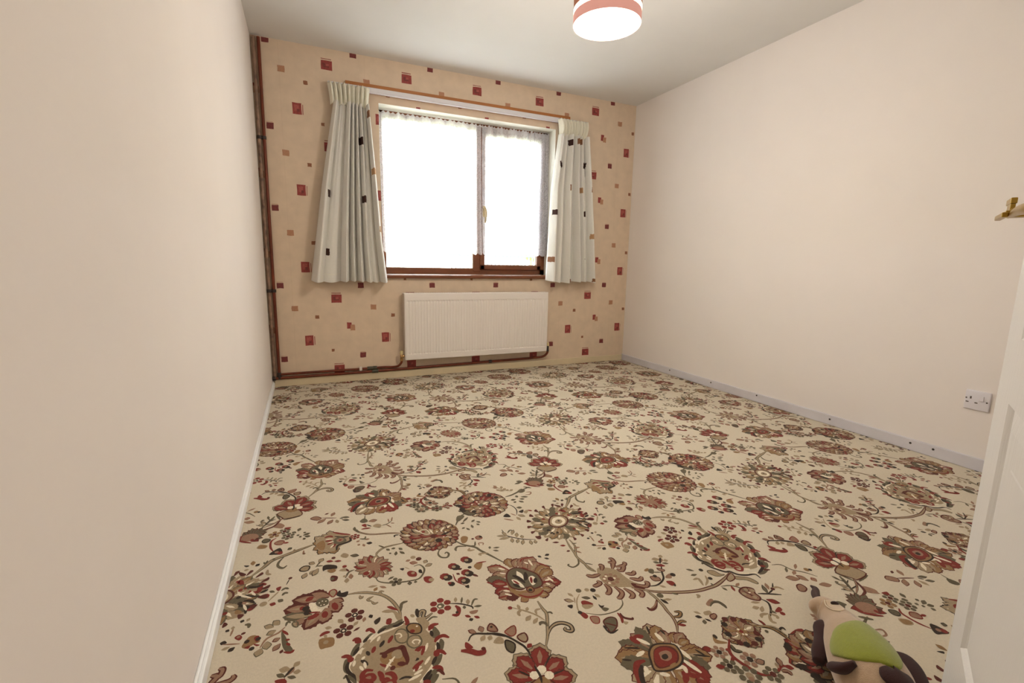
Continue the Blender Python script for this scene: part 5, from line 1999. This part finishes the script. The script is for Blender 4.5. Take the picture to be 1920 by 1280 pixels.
verts = []; faces = []
for z, zd, rb in zs:
    for x, d in zip(xs, ds):
        depth = (d if d > 0 else 0) + zd + (0.0055 * rb if d < 0 else 0); verts.append((x - ox, ry + min(depth, .014), z - oz))
n = len(xs)
for j in range(len(zs) - 1):
    for i in range(n - 1): a = j * n + i; faces.append((a, a + 1, a + n + 1, a + n))
me = bpy.data.meshes.new('front_panel'); me.from_pydata(verts, [], faces); link('front_panel', me, rad, (M['rad'],))
box('side_cover', rx0 - ox, rx0 - ox + .003, ry + .012, -.030, .004, rz1 - oz - .004, M['radback'], rad); box('side_cover', rx1 - ox - .003, rx1 - ox, ry + .012, -.030, .004, rz1 - oz - .004, M['radback'], rad)
box('rear_panel', rx0 - ox + .01, rx1 - ox - .01, -.045, -.035, .01, rz1 - oz - .02, M['radback'], rad)
bm = bmesh.new(); bx(bm, rx0 - ox, rx1 - ox, ry + .010, ry + .016, rz1 - oz - .006, rz1 - oz); bx(bm, rx0 - ox, rx1 - ox, -.036, -.030, rz1 - oz - .006, rz1 - oz)
for k in range(64): x = rx0 - ox + .01 + k * .0198; bx(bm, x, x + .008, ry + .014, -.034, rz1 - oz - .004, rz1 - oz - .001)
from_bm('top_grille', bm, M['rad'], rad)
for x in (rx0 + .16, rx1 - .16): box('wall_bracket', x - ox - .012, x - ox + .012, -.034, -.0015, .05, .45, M['radback'], rad)
for x0_, sgn, zc in ((rx0, -1, .186), (rx1, 1, .186)):
    v = bpy.data.objects.new('valve', None); col.objects.link(v); v.parent = rad; v.location = (x0_ - ox + sgn * .024, -.065, zc - oz)
    bm = bmesh.new(); cyl(bm, (-sgn * .014, 0, 0), .010, .030, 'X', 16, bev=.002); cyl(bm, (0, 0, -.004), .0105, .036, 'Z', 16, bev=.002); cyl(bm, (0, 0, -.030), .012, .016, 'Z', 6); from_bm('valve_body', bm, M['chrome'] if sgn < 0 else M['clip'], v, True, True)
    bm = bmesh.new(); cyl(bm, (0, 0, .028), .014, .030, 'Z', 20, .012, bev=.003); from_bm('valve_cap', bm, M['capc'], v, True, True)

# ================================================================== PIPES
def pipe(label, pts, r, m, sub=8): bm = bmesh.new(); tube(bm, pts, r, 14, sub); return tag(from_bm('heating_pipe', bm, m, None, True, True), label, 'pipe')
pipe('paint-smeared copper pipe rising tight in the room corner', [(.018, -.017, .072), (.018, -.017, 1.2), (.022, -.017, H - .012)], .0115, M['pipeold'])
pipe('dark copper pipe rising beside the smeared one in the corner', [(.048, -.017, .105), (.048, -.017, 1.2), (.052, -.017, H - .012)], .0105, M['copper'])
pipe('upper copper pipe running above the skirting to the near radiator valve', [(.036, -.018, .095), (.30, -.018, .095), (.62, -.018, .094), (.80, -.019, .096), (.870, -.026, .094), (.912, -.050, .104), (.936, -.064, .134), (.938, -.065, .158)], .0090, M['copper'], 6)
pipe('lower copper pipe passing beneath the radiator to its far valve', [(.008, -.020, .067), (.6, -.020, .068), (1.2, -.020, .075), (1.9, -.020, .083), (2.16, -.024, .088), (2.235, -.045, .100), (2.264, -.062, .132), (2.267, -.065, .158)], .0105, M['copper'], 6)
def fitting(name, label, cat, parts): t = thing(name, label, cat, parts[0][1]); return t
for (x, z, r) in ((.022, 1.755, .017), (.048, 1.755, .015), (.020, .712, .019), (.048, .712, .015)):
    bm = bmesh.new(); cyl(bm, (x, -.017, z), r, .022, 'Z', 16, bev=.002); bx(bm, x - .006, x + .006, -.010, 0, z - .006, z + .006)
    tag(from_bm('pipe_clip', bm, M['clip'], None, True, True), {(.022, 1.755): 'high dark clip on the smeared corner pipe', (.048, 1.755): 'high dark clip on the cleaner corner pipe', (.020, .712): 'low dark clip on the smeared corner pipe', (.048, .712): 'low dark clip on the cleaner corner pipe'}[(x, z)], 'pipe clip')
bm = bmesh.new(); bx(bm, .614, .636, -.034, 0, .080, .112, .004); tag(from_bm('pipe_clip', bm, M['clipw']), 'small white clip holding the upper skirting pipe', 'pipe clip')
bm = bmesh.new(); cyl(bm, (.700, -.019, .0955), .0135, .05, 'X', 16, bev=.003); cyl(bm, (.735, -.019, .0955), .0155, .03, 'X', 16, bev=.003); cyl(bm, (.735, -.020, .0700), .0150, .05, 'X', 16, bev=.003)
tag(from_bm('pipe_joint', bm, M['tape'], None, True, True), 'dark soldered joints where the two skirting pipes run together', 'pipe joint')
bm = bmesh.new(); cyl(bm, (.012, -.022, .068), .016, .022, 'X', 16, bev=.003); cyl(bm, (.048, -.019, .085), .0135, .05, 'Z', 16, bev=.003)
tag(from_bm('pipe_elbow', bm, M['clip'], None, True, True), 'blackened elbow joints at the foot of the corner pipes', 'pipe joint')
bm = bmesh.new(); cyl(bm, (1.72, -.020, .0812), .0135, .03, 'X', 16, bev=.003); tag(from_bm('pipe_joint', bm, M['clip'], None, True, True), 'dark coupling on the pipe under the radiator', 'pipe joint')

# ================================================================== SOCKET
so = thing('wall_socket', 'white single switched power socket low on the bare cream wall', 'socket', (W, -2.728, .334))
bm = bmesh.new(); bx(bm, -.010, 0, -.0465, .0465, -.0465, .0465, .004, seg=3); from_bm('face_plate', bm, M['socket'], so, True, True)
for y, z, a, b in ((.024, .010, .006, .012), (.013 + .022, -.012, .011, .005), (.002, -.012, .011, .005)):
    bm = bmesh.new(); bx(bm, -.0106, -.0095, y - a / 2, y + a / 2, z - b / 2, z + b / 2); from_bm('socket_slot', bm, M['slot'], so)
bm = bmesh.new(); bx(bm, -.0145, -.009, -.024, -.008, .000, .024, .0015); from_bm('rocker_switch', bm, M['socket'], so)
for y, z in ((.040, .006), (-.036, -.002)):
    bm = bmesh.new(); cyl(bm, (-.0102, y, z), .0035, .002, 'X', 12); from_bm('plate_screw', bm, M['slot'], so)

# ================================================================== DOOR (open, seen edge-on)
P0 = Vector((1.546, -3.353, 0)); dd = Vector((.889, .459, 0)).normalized(); nn = Vector((-dd.y, dd.x, 0)); DW = .762; DT = .038; DH = 2.03
hinge = P0 - dd * DW
door = bpy.data.objects.new('door_1', None); col.objects.link(door); door['kind'] = 'structure'; door['label'] = 'open white moulded panel door with brass lever'; door.location = hinge; door.rotation_euler = (0, 0, math.atan2(dd.y, dd.x))
# local: x along the leaf from the hinge, +y the face towards the camera (room side), z up
bm = bmesh.new()
st = .120; cols_ = [(st, DW - st)]; rows = [(.183, .695), (.815, 1.50), (1.61, 1.90)]
xs = sorted({0, DW, *[v for c in cols_ for v in c]}); zs = sorted({.006, DH, *[v for r in rows for v in r]})
def face_side(y, sg):
    for i in range(len(xs) - 1):
        for j in range(len(zs) - 1):
            x0, x1, z0, z1 = xs[i], xs[i + 1], zs[j], zs[j + 1]
            pan = any(abs(x0 - c[0]) < 1e-6 and abs(x1 - c[1]) < 1e-6 for c in cols_) and any(abs(z0 - r[0]) < 1e-6 and abs(z1 - r[1]) < 1e-6 for r in rows)
            ringsd = [(0, 0)] if not pan else [(0, 0), (.010, -.008), (.042, -.004), (.095, -.0035), (.098, -.0025)]
            loops = []
            for ins, dep in ringsd:
                yy = y + sg * dep; loops.append([bm.verts.new(q) for q in ((x0 + ins, yy, z0 + ins), (x1 - ins, yy, z0 + ins), (x1 - ins, yy, z1 - ins), (x0 + ins, yy, z1 - ins))])
            for a, b in zip(loops, loops[1:]):
                for k in range(4): bm.faces.new((a[k], a[(k + 1) % 4], b[(k + 1) % 4], b[k]))
            bm.faces.new(loops[-1])
face_side(0, 1); face_side(-DT, -1)
for q in (((0, 0, .006), (DW, 0, .006), (DW, -DT, .006), (0, -DT, .006)), ((0, 0, DH), (DW, 0, DH), (DW, -DT, DH), (0, -DT, DH)), ((0, 0, .006), (0, 0, DH), (0, -DT, DH), (0, -DT, .006)), ((DW, 0, .006), (DW, 0, DH), (DW, -DT, DH), (DW, -DT, .006))):
    bm.faces.new([bm.verts.new(v) for v in q])
bmesh.ops.remove_doubles(bm, verts=bm.verts, dist=1e-5); bmesh.ops.recalc_face_normals(bm, faces=bm.faces)
from_bm('door_leaf', bm, M['door'], door)
hnd = bpy.data.objects.new('door_handle', None); col.objects.link(hnd); hnd.parent = door; hnd['label'] = 'polished brass lever handle'
X = DW
bm = bmesh.new(); bx(bm, X - .105, X - .040, .0, .006, .965, 1.115, .003); from_bm('back_plate', bm, M['brass'], hnd)
bm = bmesh.new(); bx(bm, X - .090, X - .060, .004, .040, 1.034, 1.050, .003, seg=3); bx(bm, X - .088, X - .040, .033, .042, 1.058, 1.069, .0015); bx(bm, X - .084, X - .050, .034, .041, 1.044, 1.060, .001); bx(bm, X - .102, X - .020, .043, .052, 1.033, 1.042, .0015); bx(bm, X - .090, X - .055, .034, .046, 1.036, 1.046, .001); from_bm('neck', bm, M['brass'], hnd)
bm = bmesh.new(); tube(bm, [(X - .050, .037, 1.038), (X - .090, .037, 1.039), (X - .150, .036, 1.040), (X - .215, .032, 1.038), (X - .240, .024, 1.036)], [.0035, .0055, .0085, .010, .006], 14, 6); from_bm('lever', bm, M['brass'], hnd, True)
bm = bmesh.new(); bx(bm, DW, DW + .0012, -DT + .008, -.008, .92, 1.14); from_bm('latch_plate', bm, M['brass'], door)
for z in (.25, 1.0, 1.78):
    bm = bmesh.new(); cyl(bm, (-.006, .004, z), .006, .075, 'Z', 12); from_bm('hinge', bm, M['brass'], door)
trim = structure(box('trim_1', .88, .94, NEAR, NEAR + .014, 0, 2.14, M['white'])); structure(box('trim_2', .0, .06, NEAR, NEAR + .014, .05, 2.14, M['white'])); structure(box('trim_3', .06, .88, NEAR, NEAR + .014, 2.08, 2.14, M['white']))

# ================================================================== PENDANT LAMP
lx, ly, lz, lr = 1.555, -1.857, 1.996, .150
lamp = thing('pendant_lamp', 'lit rose and white drum pendant lamp hanging from the ceiling', 'lamp', (lx, ly, lz))
def band(name, r, z0, z1, m, th=.002, n=72):
    bm = bmesh.new(); L = []
    for rr_, z in ((r, z0), (r, z1), (r - th, z1), (r - th, z0)): L.append([bm.verts.new((rr_ * math.cos(2 * PI * k / n), rr_ * math.sin(2 * PI * k / n), z)) for k in range(n)])
    for a in range(4):
        for k in range(n): bm.faces.new((L[a][k], L[a][(k + 1) % n], L[(a + 1) % 4][(k + 1) % n], L[(a + 1) % 4][k]))
    bmesh.ops.recalc_face_normals(bm, faces=bm.faces); return from_bm(name, bm, m, lamp, True, True)
band('lower_band', lr, 0, .043, M['shade2'])['label'] = 'pale pink lower band'
band('glow_strip', lr, .043, .064, M['glows'], .004)['label'] = 'glowing white strip'
band('lamp_shade', lr, .064, .230, M['shade'])['label'] = 'rose-brown upper shade'
bm = bmesh.new(); bmesh.ops.create_circle(bm, cap_ends=True, segments=64, radius=lr - .004, matrix=Matrix.Translation((0, 0, .004))); 
for f in bm.faces:
    f.normal_update()
    if f.normal.z > 0: f.normal_flip()
from_bm('diffuser', bm, M['glow'], lamp)['label'] = 'glowing white diffuser'
bm = bmesh.new()
for k in range(3): a = 2 * PI * k / 3; tube(bm, [(0, 0, .21), ((lr - .003) * math.cos(a), (lr - .003) * math.sin(a), .222)], .0018, 8, 1)
cyl(bm, (0, 0, .208), .022, .03, 'Z', 20); from_bm('shade_ring', bm, M['track'], lamp)
bm = bmesh.new(); tube(bm, [(0, 0, .22), (0, 0, H - lz - .02)], .0035, 10, 1); from_bm('cord', bm, M['track'], lamp, True)
bm = bmesh.new(); cyl(bm, (0, 0, H - lz - .012), .045, .024, 'Z', 32, .030, bev=.003); from_bm('ceiling_rose', bm, M['track'], lamp, True, True)

# ================================================================== SOFT TOY
toy = thing('soft_toy', 'beige plush animal with a green back and dark feet lying on the carpet', 'soft toy', (1.40, -3.25, 0))
T0 = Vector((1.40, -3.25, 0))
def rel(L): return [tuple(Vector(p) - T0) for p in L]
bm = bmesh.new()
SP = [(1.455,-3.104,.040),(1.468,-3.108,.041),(1.480,-3.124,.042),(1.474,-3.154,.044),(1.446,-3.196,.052),(1.402,-3.240,.062),(1.358,-3.290,.068),(1.312,-3.345,.068),(1.272,-3.395,.060),(1.256,-3.412,.054)]
SR = [.004,.022,.033,.035,.044,.059,.070,.070,.046,.006]
tube(bm, rel(SP), SR, 28, 5)
for v in bm.verts:
    if v.co.z < .003: v.co.z = .003 + (v.co.z - .003) * .12
body = from_bm('body', bm, M['plush'], toy, True)
# green patch: the upper side of the body, lifted 2 mm
cs = catmull(rel(SP), 5); crs = [v.x for v in catmull([(r, 0, 0) for r in SR], 5)]
def on_body(s, ang, lift):
    i = max(0, min(len(cs) - 2, int(s))); f = s - i; c = cs[i].lerp(cs[i + 1], f); r = crs[i] * (1 - f) + crs[i + 1] * f
    t = (cs[min(i + 1, len(cs) - 1)] - cs[max(i - 1, 0)]).normalized(); sd = t.cross(Vector((0, 0, 1))).normalized(); up = sd.cross(t).normalized()
    return c + (sd * math.cos(ang) + up * math.sin(ang)) * (r + lift)
def patch(name, outline, m, lift=.0025, sub=1):
    """outline: (s, angle deg) pairs round the patch; fanned into rings towards its middle."""
    n = len(outline); k = 6; P = [(v.x, v.y) for v in catmull([(a, b, 0) for a, b in outline + outline[:1]], k)][:-1]
    cx = sum(p[0] for p in P) / len(P); cy = sum(p[1] for p in P) / len(P); bm = bmesh.new(); rings = []
    for q, lf_ in ((1.0, -.002), (.985, .6 * lift), (.93, lift), (.7, lift * 1.3), (.45, lift * 1.4), (.2, lift * 1.4)):
        rings.append([bm.verts.new(on_body(cx + (a - cx) * q, math.radians(cy + (b - cy) * q), lf_)) for a, b in P])
    for A, B in zip(rings, rings[1:]):
        for i in range(len(P)): bm.faces.new((A[i], A[(i + 1) % len(P)], B[(i + 1) % len(P)], B[i]))
    bm.faces.new(rings[-1]); bmesh.ops.recalc_face_normals(bm, faces=bm.faces); return from_bm(name, bm, m, toy, True)
patch('back_patch', [(25.8, 81), (26.5, 63), (27.2, 42), (28.5, 28), (29.5, 18), (31.0, 15), (32.2, 24), (33.8, 42), (34.8, 66), (35.0, 87), (35.2, 104), (34.8, 116), (33.0, 128), (30.8, 132), (29.0, 130), (26.8, 122), (25.0, 112), (25.2, 97)], M['plushg'], .004)['label'] = 'lime green back panel'
patch('face_patch', [(11.2, 76), (14.5, 60), (18.0, 62), (19.6, 76), (19.0, 92), (17.2, 108), (14.5, 114), (12.2, 104)], M['plushc'], .0015)['label'] = 'pale oval round the eye'
bm = bmesh.new(); L_ = [tuple(on_body(a, math.radians(b), .002)) for a, b in ((11.0, 74), (14.2, 57), (18.2, 58), (20.2, 76))]; tube(bm, L_, .0013, 8, 6); from_bm('stitching', bm, M['stitch'], toy, True)
bm = bmesh.new(); e = on_body(15.2, math.radians(88), .0035); bmesh.ops.create_uvsphere(bm, u_segments=14, v_segments=8, radius=.0068, matrix=Matrix.Translation(e) @ Matrix.Rotation(-.6, 4, 'Z') @ Matrix.Diagonal((1.5, .7, .8, 1))); from_bm('eye', bm, M['bead'], toy, True)
def flap(name, pts, rad_, flat, lab=None, shift=True):
    bm = bmesh.new(); tube(bm, rel(pts) if shift else pts, rad_, 18, 6, flat=flat); o = from_bm(name, bm, M['plushd'], toy, True)
    if lab: o['label'] = lab
flap('ear', [(1.436, -3.134, .024), (1.425, -3.158, .034), (1.385, -3.184, .034), (1.348, -3.204, .030), (1.318, -3.218, .026)], [.006, .022, .019, .020, .012], (1, .8), 'dark brown flap beside the belly')
flap('tail', [(1.487, -3.282, .050), (1.480, -3.308, .056), (1.452, -3.336, .058), (1.414, -3.360, .054), (1.360, -3.380, .05)], [.003, .014, .022, .026, .018], (1, .6), 'dark brown tail')
for A in (((32.8, 14), (33.8, 18), (34.7, 30), (34.8, 48)), ((35.6, 84), (36.4, 90), (36.6, 104), (36.0, 122))):
    flap('foot', [tuple(on_body(a, math.radians(b), .004)) for a, b in A], [.010, .024, .024, .012], (1, .45), 'dark brown foot', False)
flap('horn', [(1.485, -3.104, .052), (1.535, -3.066, .030), (1.575, -3.042, .016), (1.592, -3.018, .006)], [.008, .011, .008, .003], (1, 1), 'dark brown thread tuft')
